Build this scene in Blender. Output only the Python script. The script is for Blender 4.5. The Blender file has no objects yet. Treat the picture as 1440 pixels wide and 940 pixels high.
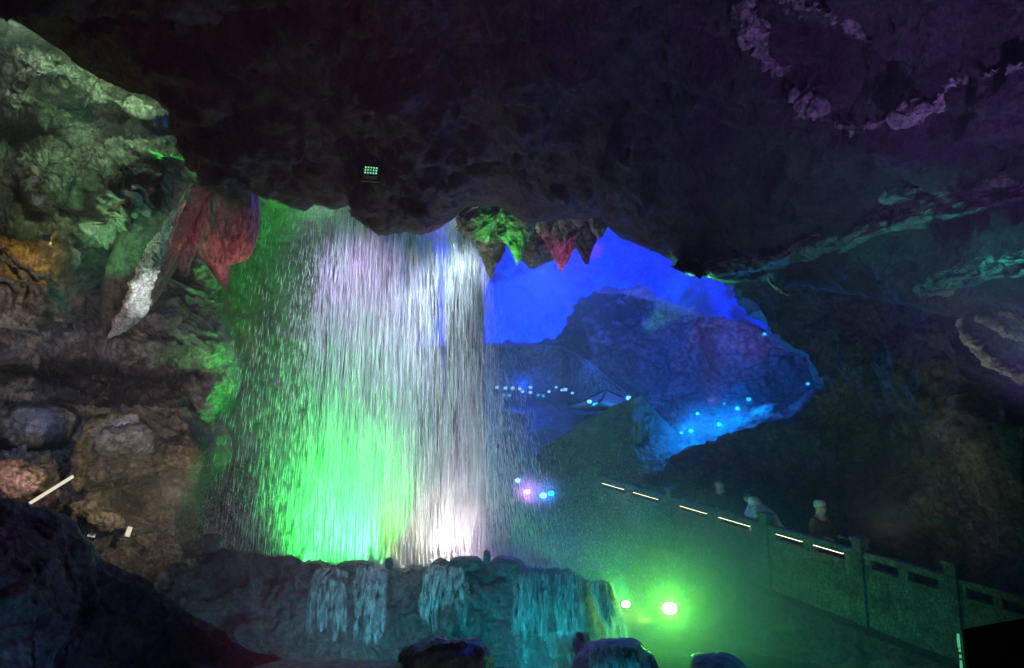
import bpy, math, random
import numpy as np
from mathutils import Vector, Matrix

random.seed(7)
RNG = np.random.default_rng(11)
SC = bpy.context.scene
COL = SC.collection

# ------------------------------------------------------------------ camera
F = 1000.0                      # focal length in pixels of the 1440 wide photograph
PITCH = math.radians(10.0)
cam_d = bpy.data.cameras.new('camera')
cam_d.sensor_width = 36.0
cam_d.lens = 36.0 * F / 1440.0
cam_d.clip_start = 0.05
cam_d.clip_end = 400.0
cam = bpy.data.objects.new('camera', cam_d)
cam.rotation_euler = (math.radians(90) + PITCH, 0, 0)
COL.objects.link(cam)
SC.camera = cam

# ------------------------------------------------------------------ world (night, only a trace of sky reaches the cave mouth)
world = bpy.data.worlds.new('World')
SC.world = world
world.use_nodes = True
wn = world.node_tree
sky = wn.nodes.new('ShaderNodeTexSky')
sky.sky_type = 'NISHITA'
sky.sun_disc = False
sky.sun_elevation = math.radians(2)
sky.sun_rotation = math.radians(180)
wn.links.new(sky.outputs[0], wn.nodes['Background'].inputs[0])
wn.nodes['Background'].inputs[1].default_value = 0.004

SC.view_settings.view_transform = 'Standard'
SC.view_settings.look = 'None'
SC.view_settings.gamma = 1.0
SC.view_settings.exposure = 0.0
SC.view_settings.use_curve_mapping = False
SC.render.engine = 'CYCLES'
cy = SC.cycles
cy.max_bounces = 4
cy.diffuse_bounces = 2
cy.glossy_bounces = 2
cy.transmission_bounces = 2
cy.transparent_max_bounces = 8
cy.volume_bounces = 0
cy.sample_clamp_indirect = 2.0
cy.sample_clamp_direct = 0.0
cy.use_denoising = True
cy.use_light_tree = True
cy.use_adaptive_sampling = False
cy.denoising_prefilter = 'ACCURATE'
cy.caustics_reflective = False
cy.caustics_refractive = False

HAZE = 0.011

# ------------------------------------------------------------------ pixel -> world point
cp, sp = math.cos(PITCH), math.sin(PITCH)


def at(px, py, d):
    """World point seen at photo pixel (px, py), d metres in front of the camera."""
    x = (px - 720.0) / F
    y = (470.0 - py) / F
    return Vector((x * d, (cp - y * sp) * d, (sp + y * cp) * d))


def at_np(px, py, d):
    px, py, d = np.broadcast_arrays(np.asarray(px, float), np.asarray(py, float), np.asarray(d, float))
    x = (px - 720.0) / F
    y = (470.0 - py) / F
    return np.stack([x * d, (cp - y * sp) * d, (sp + y * cp) * d], -1)


# ------------------------------------------------------------------ noise
_G = RNG.normal(size=(256, 3))
_G /= np.linalg.norm(_G, axis=1)[:, None]


def _hash(ix, iy, iz, seed):
    h = (ix.astype(np.uint32) * np.uint32(374761393) + iy.astype(np.uint32) * np.uint32(668265263)
         + iz.astype(np.uint32) * np.uint32(2147483647) + np.uint32((seed * 974711 + 17) & 0xffffffff))
    h = (h ^ (h >> np.uint32(13))) * np.uint32(1274126177)
    h = (h ^ (h >> np.uint32(16))) * np.uint32(2246822519)
    return h ^ (h >> np.uint32(15))


def perlin(p, seed=0):
    i = np.floor(p).astype(np.int64)
    f = p - i
    u = f * f * f * (f * (f * 6 - 15) + 10)
    res = 0
    for dx in (0, 1):
        wx = u[..., 0] if dx else 1 - u[..., 0]
        for dy in (0, 1):
            wy = u[..., 1] if dy else 1 - u[..., 1]
            for dz in (0, 1):
                wz = u[..., 2] if dz else 1 - u[..., 2]
                g = _G[_hash(i[..., 0] + dx, i[..., 1] + dy, i[..., 2] + dz, seed) & np.uint32(255)]
                dot = g[..., 0] * (f[..., 0] - dx) + g[..., 1] * (f[..., 1] - dy) + g[..., 2] * (f[..., 2] - dz)
                res = res + wx * wy * wz * dot
    return res * 1.5


def fbm(p, octv=5, seed=0, gain=0.5):
    a, s, r = 1.0, 1.0, 0
    for k in range(octv):
        r = r + a * perlin(p * s + k * 7.3, seed + k)
        a *= gain
        s *= 2.03
    return r


def ridged(p, octv=5, seed=0, gain=0.55):
    a, s, r, w = 1.0, 1.0, 0, 1.0
    for k in range(octv):
        n = 1 - np.abs(perlin(p * s + k * 3.1, seed + 50 + k)) * 1.6
        n = n * n
        r = r + a * n * w
        w = np.clip(n * 1.4, 0, 1)
        a *= gain
        s *= 2.1
    return r * 0.5


def worley(p, seed=0):
    i = np.floor(p).astype(np.int64)
    f = p - i
    f1 = np.full(p.shape[:-1], 9.0)
    f2 = np.full(p.shape[:-1], 9.0)
    for dx in (-1, 0, 1):
        for dy in (-1, 0, 1):
            for dz in (-1, 0, 1):
                h = _hash(i[..., 0] + dx, i[..., 1] + dy, i[..., 2] + dz, seed)
                ox = dx + (h & np.uint32(1023)) / 1023.0 - f[..., 0]
                oy = dy + ((h >> np.uint32(10)) & np.uint32(1023)) / 1023.0 - f[..., 1]
                oz = dz + ((h >> np.uint32(20)) & np.uint32(1023)) / 1023.0 - f[..., 2]
                d = ox * ox + oy * oy + oz * oz
                n1 = np.minimum(f1, d)
                f2 = np.minimum(f2, np.maximum(f1, d))
                f1 = n1
    return np.sqrt(f1), np.sqrt(f2)


def rock_disp(P, size, seed, aniso=(1, 1, 1), crag=1.0, octv=6, strata=0.0, sdir=(0.25, 0.1, 1.0)):
    """Signed displacement about -1..1 of a cave rock with features of `size` metres."""
    q = P / size * np.array(aniso)
    q = q + 0.35 * np.stack([fbm(q * 0.7 + 11, 3, seed + 90), fbm(q * 0.7 + 23, 3, seed + 91), fbm(q * 0.7 + 37, 3, seed + 92)], -1)
    f1, f2 = worley(q * 0.8, seed)
    g1, g2 = worley(q * 2.3 + 5, seed + 3)
    d = 0.55 * fbm(q * 0.6, 3, seed) + 0.55 * (0.55 - f1) + 0.22 * (0.5 - g1)
    d += crag * 0.40 * (ridged(q * 0.9, octv, seed + 7) - 0.45)
    d += crag * 0.10 * fbm(q * 6.0, 4, seed + 13)
    if strata:
        h = q @ (np.array(sdir) / np.linalg.norm(sdir))
        t = h * 2.2 + 0.8 * fbm(q * 0.8 + 3, 4, seed + 21)
        fr = t - np.floor(t)
        saw = np.where(fr < 0.82, fr / 0.82, (1 - fr) / 0.18) - 0.5
        t2 = h * 7.0 + 1.3 * fbm(q * 1.3 + 9, 4, seed + 22)
        fr2 = t2 - np.floor(t2)
        saw2 = np.where(fr2 < 0.75, fr2 / 0.75, (1 - fr2) / 0.25) - 0.5
        m = np.clip(0.5 + 1.2 * perlin(q * 0.7 + 5, seed + 23), 0, 1)
        d += strata * (0.42 * saw * m + 0.14 * saw2)
    return d


# ------------------------------------------------------------------ mesh helpers
def mesh_np(name, V, Fc, mat, smooth=True):
    me = bpy.data.meshes.new(name)
    V = np.asarray(V, np.float32).reshape(-1, 3)
    Fc = np.asarray(Fc, np.int32)
    n, k = Fc.shape
    me.vertices.add(len(V))
    me.vertices.foreach_set('co', V.ravel())
    me.loops.add(n * k)
    me.loops.foreach_set('vertex_index', Fc.ravel())
    me.polygons.add(n)
    me.polygons.foreach_set('loop_start', np.arange(0, n * k, k, dtype=np.int32))
    me.polygons.foreach_set('loop_total', np.full(n, k, np.int32))
    me.polygons.foreach_set('use_smooth', np.full(n, smooth))
    me.update(calc_edges=True)
    me.validate()
    if mat:
        me.materials.append(mat)
    return me


def link(name, me, parent=None, loc=None):
    o = bpy.data.objects.new(name, me)
    COL.objects.link(o)
    if parent is not None:
        o.parent = parent
    if loc is not None:
        o.location = loc
    return o


def grid_faces(nv, nu, wrap_u=False):
    r = np.arange(nv - 1)[:, None]
    if wrap_u:
        c = np.arange(nu)[None]
        c1 = (c + 1) % nu
    else:
        c = np.arange(nu - 1)[None]
        c1 = c + 1
    a = r * nu + c
    b = r * nu + c1
    return np.stack([a, b, b + nu, a + nu], -1).reshape(-1, 4)


def grid_normals(P, wrap_u=False):
    if wrap_u:
        du = np.roll(P, -1, 1) - np.roll(P, 1, 1)
    else:
        du = np.gradient(P, axis=1)
    dv = np.gradient(P, axis=0)
    n = np.cross(du, dv)
    n /= np.maximum(np.linalg.norm(n, axis=-1, keepdims=True), 1e-9)
    return n


def smoothgrid(A, k):
    for _ in range(k):
        A = A.copy()
        A[1:-1] = (A[:-2] + 2 * A[1:-1] + A[2:]) / 4
        A[:, 1:-1] = (A[:, :-2] + 2 * A[:, 1:-1] + A[:, 2:]) / 4
    return A


def interp_poly(pts, n, smooth=False):
    """Resample a list of tuples to n points evenly in the first coordinate's own index length."""
    P = np.array(pts, float)
    if smooth:
        Q = [P[0]]
        ext = np.vstack([2 * P[0] - P[1], P, 2 * P[-1] - P[-2]])
        for i in range(1, len(ext) - 2):
            for t in np.linspace(0, 1, 13)[1:]:
                p0, p1, p2, p3 = ext[i - 1], ext[i], ext[i + 1], ext[i + 2]
                Q.append(0.5 * ((2 * p1) + (-p0 + p2) * t + (2 * p0 - 5 * p1 + 4 * p2 - p3) * t * t + (-p0 + 3 * p1 - 3 * p2 + p3) * t ** 3))
        P = np.array(Q)
    s = np.concatenate([[0], np.cumsum(np.linalg.norm(np.diff(P, axis=0), axis=1))])
    t = np.linspace(0, s[-1], n)
    return np.stack([np.interp(t, s, P[:, k]) for k in range(P.shape[1])], -1)


def toward_cam(P, N):
    """Flip normals so that they look at the camera side on average."""
    if (N * (-P)).sum() < 0:
        return -N
    return N


def sheet(name, P, mat, size, amp, seed, aniso=(1, 1, 1), crag=1.0, weight=None, label=None, cat=None, kind='structure', flip=None, octv=6, strata=0.0, sdir=(0.25, 0.1, 1.0)):
    N = smoothgrid(toward_cam(P, grid_normals(P)), 8)
    N /= np.maximum(np.linalg.norm(N, axis=-1, keepdims=True), 1e-6)
    d = rock_disp(P, size, seed, aniso, crag, octv, strata, sdir) * amp
    if weight is not None:
        d = d * weight
    V = P + N * d[..., None]
    me = mesh_np(name, V, grid_faces(P.shape[0], P.shape[1]), mat)
    o = link(name, me)
    if kind:
        o['kind'] = kind
    if label:
        o['label'] = label
        o['category'] = cat
    return o


def relief(name, px, py, depth, mat, size, amp, seed, **kw):
    return sheet(name, at_np(px, py, depth), mat, size, amp, seed, **kw)


def blob_mesh(name, R, size, amp, seed, mat, nu=120, nv=80, rot=None, crag=1.0, flat=0.0, aniso=(1, 1, 1)):
    """A displaced ellipsoid with radii R about the origin."""
    th = np.linspace(0, 2 * np.pi, nu, endpoint=False)[None]
    ph = np.linspace(0.02, np.pi - 0.02, nv)[:, None]
    U = np.stack([np.sin(ph) * np.cos(th), np.sin(ph) * np.sin(th), np.cos(ph) * np.ones_like(th)], -1)
    sq = 0.8
    U = np.sign(U) * np.abs(U) ** sq
    P = U * np.array(R)
    if rot is not None:
        P = P @ np.array(rot.to_matrix().transposed()) if hasattr(rot, 'to_matrix') else P
    N = P / np.maximum(np.linalg.norm(P, axis=-1, keepdims=True), 1e-6)
    d = rock_disp(P + seed * 3.7, size, seed, aniso, crag) * amp
    V = P + N * d[..., None]
    V[0] = V[0].mean(0)
    V[-1] = V[-1].mean(0)
    return mesh_np(name, V, grid_faces(nv, nu, True)[:, ::-1], mat)


def tube(pts, radii, nu=16, nv=60, flat=1.0, up=(0, 0, 1), smooth=True):
    """Rings round a polyline; returns grid P (nv, nu, 3)."""
    A = np.array([list(p) + [r] for p, r in zip(pts, radii)], float)
    A = interp_poly(A, nv, smooth)
    C, r = A[:, :3], np.maximum(A[:, 3], 0.001)
    T = np.gradient(C, axis=0)
    T /= np.linalg.norm(T, axis=1, keepdims=True)
    U = np.array(up, float)
    X = np.cross(T, U)
    X /= np.maximum(np.linalg.norm(X, axis=1, keepdims=True), 1e-6)
    Y = np.cross(X, T)
    th = np.linspace(0, 2 * np.pi, nu, endpoint=False)
    return C[:, None] + r[:, None, None] * (X[:, None] * np.cos(th)[None, :, None] + flat * Y[:, None] * np.sin(th)[None, :, None]), C


def tube_mesh(name, pts, radii, mat, nu=24, nv=80, size=0.3, amp=0.0, seed=1, flat=1.0, crag=1.0, up=(0, 0, 1), aniso=(1, 1, 1), smooth=True):
    P, C = tube(pts, radii, nu, nv, flat, up, smooth)
    if amp:
        N = P - C[:, None]
        L = np.linalg.norm(N, axis=-1, keepdims=True)
        N /= np.maximum(L, 1e-6)
        P = P + N * (rock_disp(P, size, seed, aniso, crag) * amp)[..., None] * np.clip(L / max(radii) * 1.5, 0.15, 1)
    V = np.vstack([P.reshape(-1, 3), C[0], C[-1]])
    Fq = grid_faces(nv, nu, True)
    n = nv * nu
    c = np.arange(nu)
    caps = np.vstack([np.stack([np.full(nu, n), np.full(nu, n), (c + 1) % nu, c], -1)[:, [0, 2, 3, 3]],
                      np.stack([np.full(nu, n + 1), (nv - 1) * nu + c, (nv - 1) * nu + (c + 1) % nu, (nv - 1) * nu + (c + 1) % nu], -1)])
    faces = [tuple(f) for f in Fq.tolist()] + [(n, (k + 1) % nu, k) for k in range(nu)] + [(n + 1, (nv - 1) * nu + k, (nv - 1) * nu + (k + 1) % nu) for k in range(nu)]
    me = bpy.data.meshes.new(name)
    me.from_pydata(V.tolist(), [], faces)
    me.polygons.foreach_set('use_smooth', np.full(len(me.polygons), True))
    me.materials.append(mat)
    me.update()
    return me


def boxes_mesh(name, boxes, mat, bevel=0.0):
    """boxes: list of 8-corner arrays (two quads: bottom 4, top 4)."""
    V, Fc = [], []
    for b in boxes:
        k = len(V)
        V += [tuple(p) for p in b]
        Fc += [(k, k + 3, k + 2, k + 1), (k + 4, k + 5, k + 6, k + 7)]
        for i in range(4):
            j = (i + 1) % 4
            Fc.append((k + i, k + j, k + 4 + j, k + 4 + i))
    me = bpy.data.meshes.new(name)
    me.from_pydata(V, [], Fc)
    if bevel:
        import bmesh
        bm = bmesh.new()
        bm.from_mesh(me)
        bmesh.ops.bevel(bm, geom=list(bm.edges), offset=bevel, segments=2, affect='EDGES', profile=0.6)
        bm.to_mesh(me)
        bm.free()
    me.materials.append(mat)
    return me


def box8(x0, x1, y0, y1, z0, z1):
    return [(x0, y0, z0), (x1, y0, z0), (x1, y1, z0), (x0, y1, z0), (x0, y0, z1), (x1, y0, z1), (x1, y1, z1), (x0, y1, z1)]


def tag(o, label, cat, group=None, kind=None):
    o['label'] = label
    o['category'] = cat
    if group:
        o['group'] = group
    if kind:
        o['kind'] = kind
    return o


def empty(name, loc, rot=(0, 0, 0)):
    o = bpy.data.objects.new(name, None)
    o.empty_display_size = 0.1
    o.location = loc
    o.rotation_euler = rot
    COL.objects.link(o)
    return o


# ------------------------------------------------------------------ materials
def new_mat(name):
    m = bpy.data.materials.new(name)
    m.use_nodes = True
    return m, m.node_tree, m.node_tree.nodes['Principled BSDF']


def rock_mat(name, dark, light, rough=0.5, scale=1.0, bump=0.5, moss=None, moss_amt=0.5, stretch=(1, 1, 1), spec=0.5):
    m, nt, b = new_mat(name)
    N, L = nt.nodes, nt.links
    tc = N.new('ShaderNodeTexCoord')
    mp = N.new('ShaderNodeMapping')
    mp.inputs['Scale'].default_value = stretch
    L.new(tc.outputs['Object'], mp.inputs[0])
    n1 = N.new('ShaderNodeTexNoise')
    n1.inputs['Scale'].default_value = 1.6 * scale
    n1.inputs['Detail'].default_value = 9
    n1.inputs['Roughness'].default_value = 0.68
    n1.inputs['Distortion'].default_value = 0.6
    L.new(mp.outputs[0], n1.inputs['Vector'])
    cr = N.new('ShaderNodeValToRGB')
    cr.color_ramp.elements[0].position = 0.33
    cr.color_ramp.elements[0].color = (*dark, 1)
    cr.color_ramp.elements[1].position = 0.68
    cr.color_ramp.elements[1].color = (*light, 1)
    L.new(n1.outputs[0], cr.inputs[0])
    col = cr.outputs[0]
    if moss:
        n3 = N.new('ShaderNodeTexNoise')
        n3.inputs['Scale'].default_value = 2.4 * scale
        n3.inputs['Detail'].default_value = 6
        n3.inputs['Roughness'].default_value = 0.7
        L.new(tc.outputs['Object'], n3.inputs['Vector'])
        r3 = N.new('ShaderNodeValToRGB')
        r3.color_ramp.elements[0].position = 0.52
        r3.color_ramp.elements[1].position = 0.60
        L.new(n3.outputs[0], r3.inputs[0])
        ml = N.new('ShaderNodeMath')
        ml.operation = 'MULTIPLY'
        ml.inputs[1].default_value = moss_amt
        L.new(r3.outputs[0], ml.inputs[0])
        mx = N.new('ShaderNodeMix')
        mx.data_type = 'RGBA'
        mx.inputs[7].default_value = (*moss, 1)
        L.new(ml.outputs[0], mx.inputs[0])
        L.new(col, mx.inputs[6])
        col = mx.outputs[2]
    # grit: fine pale crystals and dark stains, plus dirt filled cracks
    nf = N.new('ShaderNodeTexNoise')
    nf.inputs['Scale'].default_value = 11 * scale
    nf.inputs['Detail'].default_value = 12
    nf.inputs['Roughness'].default_value = 0.78
    nf.inputs['Distortion'].default_value = 0.4
    L.new(mp.outputs[0], nf.inputs['Vector'])
    rf = N.new('ShaderNodeValToRGB')
    rf.color_ramp.elements[0].position = 0.40
    rf.color_ramp.elements[0].color = (0.22, 0.22, 0.23, 1)
    rf.color_ramp.elements[1].position = 0.62
    rf.color_ramp.elements[1].color = (1.55, 1.52, 1.48, 1)
    L.new(nf.outputs[0], rf.inputs[0])
    wv = N.new('ShaderNodeVectorMath')
    wv.operation = 'MULTIPLY_ADD'
    wv.inputs[1].default_value = (0.35, 0.35, 0.35)
    L.new(n1.outputs['Color'], wv.inputs[0])
    L.new(mp.outputs[0], wv.inputs[2])
    ve = N.new('ShaderNodeTexVoronoi')
    ve.feature = 'DISTANCE_TO_EDGE'
    ve.inputs['Scale'].default_value = 2.6 * scale
    L.new(wv.outputs[0], ve.inputs['Vector'])
    re = N.new('ShaderNodeMapRange')
    re.inputs[1].default_value = 0.0
    re.inputs[2].default_value = 0.05
    re.inputs[3].default_value = 0.35
    re.inputs[4].default_value = 1.0
    L.new(ve.outputs[0], re.inputs[0])
    m1 = N.new('ShaderNodeMix')
    m1.data_type = 'RGBA'
    m1.blend_type = 'MULTIPLY'
    m1.inputs[0].default_value = 1.0
    L.new(col, m1.inputs[6])
    L.new(rf.outputs[0], m1.inputs[7])
    m2 = N.new('ShaderNodeMix')
    m2.data_type = 'RGBA'
    m2.blend_type = 'MULTIPLY'
    m2.inputs[0].default_value = 1.0
    L.new(m1.outputs[2], m2.inputs[6])
    L.new(re.outputs[0], m2.inputs[7])
    col = m2.outputs[2]
    L.new(col, b.inputs['Base Color'])
    rr = N.new('ShaderNodeMapRange')
    rr.inputs[1].default_value = 0.3
    rr.inputs[2].default_value = 0.7
    rr.inputs[3].default_value = rough - 0.15
    rr.inputs[4].default_value = rough + 0.2
    n2 = N.new('ShaderNodeTexNoise')
    n2.inputs['Scale'].default_value = 9 * scale
    n2.inputs['Detail'].default_value = 8
    n2.inputs['Roughness'].default_value = 0.72
    L.new(mp.outputs[0], n2.inputs['Vector'])
    L.new(n2.outputs[0], rr.inputs[0])
    L.new(rr.outputs[0], b.inputs['Roughness'])
    b.inputs['Specular IOR Level'].default_value = spec
    vo = N.new('ShaderNodeTexVoronoi')
    vo.inputs['Scale'].default_value = 6 * scale
    vo.feature = 'F1'
    L.new(mp.outputs[0], vo.inputs['Vector'])
    ad = N.new('ShaderNodeMath')
    ad.operation = 'MULTIPLY_ADD'
    ad.inputs[1].default_value = 0.5
    L.new(vo.outputs[0], ad.inputs[0])
    L.new(n2.outputs[0], ad.inputs[2])
    bp = N.new('ShaderNodeBump')
    bp.inputs['Strength'].default_value = bump
    bp.inputs['Distance'].default_value = 0.12
    L.new(ad.outputs[0], bp.inputs['Height'])
    L.new(bp.outputs[0], b.inputs['Normal'])
    return m


def plain(name, col, rough=0.5, metal=0.0, spec=0.5, noise=0.15):
    m, nt, b = new_mat(name)
    N, L = nt.nodes, nt.links
    n1 = N.new('ShaderNodeTexNoise')
    n1.inputs['Scale'].default_value = 14
    n1.inputs['Detail'].default_value = 5
    cr = N.new('ShaderNodeValToRGB')
    cr.color_ramp.elements[0].position = 0.3
    cr.color_ramp.elements[0].color = (*[c * (1 - noise) for c in col], 1)
    cr.color_ramp.elements[1].position = 0.7
    cr.color_ramp.elements[1].color = (*[min(1, c * (1 + noise)) for c in col], 1)
    tc = N.new('ShaderNodeTexCoord')
    L.new(tc.outputs['Object'], n1.inputs['Vector'])
    L.new(n1.outputs[0], cr.inputs[0])
    L.new(cr.outputs[0], b.inputs['Base Color'])
    b.inputs['Roughness'].default_value = rough
    b.inputs['Metallic'].default_value = metal
    b.inputs['Specular IOR Level'].default_value = spec
    return m


def emis(name, col, strength):
    m = bpy.data.materials.new(name)
    m.use_nodes = True
    nt = m.node_tree
    nt.nodes.clear()
    e = nt.nodes.new('ShaderNodeEmission')
    e.inputs[0].default_value = (*col, 1)
    e.inputs[1].default_value = strength
    m.cycles.emission_sampling = 'NONE'
    o = nt.nodes.new('ShaderNodeOutputMaterial')
    nt.links.new(e.outputs[0], o.inputs[0])
    return m


def water_drop_mat(name, alpha=1.0, col=(0.9, 0.93, 0.95)):
    m = bpy.data.materials.new(name)
    m.use_nodes = True
    nt = m.node_tree
    nt.nodes.clear()
    N, L = nt.nodes, nt.links
    d = N.new('ShaderNodeBsdfDiffuse')
    d.inputs[0].default_value = (*col, 1)
    t = N.new('ShaderNodeBsdfTranslucent')
    t.inputs[0].default_value = (*col, 1)
    mx = N.new('ShaderNodeMixShader')
    mx.inputs[0].default_value = 0.6
    L.new(d.outputs[0], mx.inputs[1])
    L.new(t.outputs[0], mx.inputs[2])
    tr = N.new('ShaderNodeBsdfTransparent')
    m2 = N.new('ShaderNodeMixShader')
    m2.inputs[0].default_value = alpha
    L.new(tr.outputs[0], m2.inputs[1])
    L.new(mx.outputs[0], m2.inputs[2])
    o = N.new('ShaderNodeOutputMaterial')
    L.new(m2.outputs[0], o.inputs[0])
    return m


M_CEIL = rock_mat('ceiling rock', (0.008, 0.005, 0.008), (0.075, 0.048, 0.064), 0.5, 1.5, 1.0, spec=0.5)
M_WALL = rock_mat('limestone', (0.07, 0.065, 0.06), (0.32, 0.30, 0.27), 0.42, 1.2, 0.7)
M_MOSS = rock_mat('mossy limestone', (0.06, 0.05, 0.04), (0.30, 0.25, 0.19), 0.5, 1.5, 0.8, moss=(0.10, 0.10, 0.02), moss_amt=0.85)
M_DARK = rock_mat('wet dark rock', (0.03, 0.03, 0.032), (0.14, 0.13, 0.125), 0.35, 1.4, 0.7)
M_BACK = rock_mat('chamber rock', (0.16, 0.16, 0.16), (0.34, 0.33, 0.32), 0.7, 0.5, 0.5, spec=0.2)
M_RIGHT = rock_mat('brown rock', (0.045, 0.038, 0.03), (0.20, 0.17, 0.14), 0.6, 1.0, 0.8, spec=0.3)
M_RED = rock_mat('reddish flowstone', (0.10, 0.06, 0.055), (0.38, 0.26, 0.24), 0.4, 2.0, 0.7, stretch=(1, 1, 0.35))
M_PALE_LIT = rock_mat('pale calcite', (0.30, 0.29, 0.27), (0.72, 0.70, 0.66), 0.35, 2.5, 0.8)  # pale tone paints lit edges and the tongue's streak; some lip drips too
M_STONE = rock_mat('balustrade stone', (0.07, 0.07, 0.065), (0.24, 0.23, 0.21), 0.7, 2.2, 0.5, spec=0.2)
M_METAL = plain('dark lamp metal', (0.03, 0.03, 0.035), 0.4, 0.7)
M_BLACK = plain('black casing', (0.012, 0.012, 0.014), 0.6)
M_WHITE = plain('white card', (0.75, 0.75, 0.72), 0.6)
M_DROP = water_drop_mat('falling water')
M_CASC = water_drop_mat('running water', 0.9)

# ------------------------------------------------------------------ lights
def lamp(kind, px_py_d, color, power, target=None, angle=60, blend=0.6, radius=0.06, name='lamp_light', parent=None):
    ld = bpy.data.lights.new(name, kind)
    ld.color = color
    ld.energy = power
    ld.shadow_soft_size = radius
    o = bpy.data.objects.new(name, ld)
    p = at(*px_py_d) if not isinstance(px_py_d, Vector) else px_py_d
    o.location = p
    if kind == 'SPOT':
        ld.spot_size = math.radians(angle)
        ld.spot_blend = blend
        t = at(*target) if not isinstance(target, Vector) else target
        o.rotation_euler = (t - p).to_track_quat('-Z', 'Y').to_euler()
    COL.objects.link(o)
    return o


def fill_bar(p0, p1, color, power, aim, width=0.12, spread=105):  # unseen area light added as fill, no fixture built
    a, b = at(*p0), at(*p1)
    ld = bpy.data.lights.new('fill_light', 'AREA')
    ld.shape = 'RECTANGLE'
    ld.size = (b - a).length
    ld.size_y = width
    ld.spread = math.radians(spread)
    ld.color = color
    ld.energy = power
    o = bpy.data.objects.new('fill_light', ld)
    o.location = (a + b) / 2
    zz = -(at(*aim) - o.location).normalized()
    xx = (b - a).normalized()
    yy = zz.cross(xx).normalized()
    xx = yy.cross(zz)
    o.rotation_euler = Matrix((xx, yy, zz)).transposed().to_euler()
    COL.objects.link(o)
    return o


GREEN = (0.03, 1.0, 0.08)
LIME = (0.15, 1.0, 0.06)
BLUE = (0.0, 0.06, 1.0)
AZURE = (0.0, 0.22, 1.0)
VIOLET = (0.38, 0.25, 1.0)

# waterfall: added fill bars hidden behind the rim, and lamps behind fall and lip
fill_bar((615, 806, 12.6), (720, 806, 12.6), (1.0, 0.74, 0.95), 150, (665, 470, 13.9))
fill_bar((515, 808, 12.6), (640, 808, 12.6), (1.0, 0.98, 0.66), 110, (570, 470, 13.9))
fill_bar((385, 802, 12.6), (545, 806, 12.6), GREEN, 720, (462, 590, 14.0), spread=80)
lamp('SPOT', (482, 790, 14.9), GREEN, 380, (478, 660, 13.4), 100, 1.0, 0.25)
lamp('SPOT', (405, 788, 15.0), GREEN, 180, (420, 720, 13.6), 84, 1.0, 0.25)
lamp('SPOT', (540, 797, 14.8), (0.7, 1.0, 0.08), 900, (540, 640, 13.6), 90, 1.0, 0.2)
lamp('SPOT', (440, 215, 12.0), (0.70, 0.50, 1.0), 4600, (490, 480, 14.0), 80, 1.0, 0.1)
lamp('SPOT', (636, 266, 12.9), (0.66, 0.80, 1.0), 2000, (652, 560, 14.0), 90, 1.0, 0.1)
lamp('SPOT', (580, 235, 12.3), (0.90, 0.86, 1.0), 6500, (580, 560, 14.0), 80, 1.0, 0.1)
lamp('SPOT', (985, 655, 19.5), (0.30, 0.48, 1.0), 5000, (650, 400, 14.0), 34, 1.0)
lamp('SPOT', (760, 330, 16), (0.25, 0.9, 0.65), 900, (760, 640, 20), 90, 1.0)  # unseen teal fill added for the ground behind the fall
# blue chamber
lamp('POINT', (770, 530, 46), (0.0, 0.018, 1.0), 52000, radius=0.4)
lamp('POINT', (900, 240, 30), (0.06, 0.11, 1.0), 4500, radius=0.4)
lamp('SPOT', (740, 250, 20), (0.20, 0.45, 1.0), 1500, (740, 540, 28), 60, 1.0)
lamp('SPOT', (800, 330, 24), (0.02, 0.10, 1.0), 900, (950, 520, 26), 80, 0.9)
lamp('SPOT', (820, 520, 19), (0.02, 0.11, 1.0), 900, (960, 490, 25), 70, 0.9)  # unseen blue fill added in front of the far rock
lamp('SPOT', (1000, 570, 18.6), (0.30, 0.16, 1.0), 350, (1020, 430, 22), 80, 0.9)
lamp('SPOT', (850, 352, 15.5), (0.9, 0.08, 0.8), 420, (780, 345, 13.6), 50, 0.8)
lamp('SPOT', (1075, 500, 20), (0.55, 0.08, 1.0), 260, (960, 400, 29), 70, 1.0)
lamp('SPOT', (880, 849, 12.9), (0.03, 1.0, 0.14), 800, (790, 730, 15.0), 110, 1.0, 0.05)  # unseen green spot added to fill the mist, no fixture of its own
lamp('POINT', (735, 540, 26.6), (0.0, 0.07, 1.0), 120, radius=0.05)
lamp('POINT', (640, 543, 27.0), (0.0, 0.2, 1.0), 90, radius=0.05)
lamp('SPOT', (765, 502, 33.6), (0.0, 0.03, 1.0), 5000, (800, 390, 29), 100, 1.0)
lamp('SPOT', (1010, 640, 20.5), (0.0, 0.14, 1.0), 900, (960, 480, 25), 90, 1.0)
lamp('SPOT', (830, 1080, 6.5), (0.0, 0.6, 0.75), 90, (870, 925, 8.3), 60, 1.0)
lamp('SPOT', (610, 1110, 5.0), (0.9, 0.95, 0.85), 14, (628, 930, 6.5), 60, 1.0)
lamp('SPOT', (915, 872, 11.0), (0.55, 1.0, 0.12), 70, (850, 855, 11.7), 80, 1.0)
lamp('SPOT', (806, 470, 12.6), (1.0, 0.10, 0.75), 190, (786, 345, 13.4), 26, 1.0)
lamp('SPOT', (292, 212, 10.6), (0.05, 1.0, 0.15), 90, (262, 256, 11.2), 64, 0.9)
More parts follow.
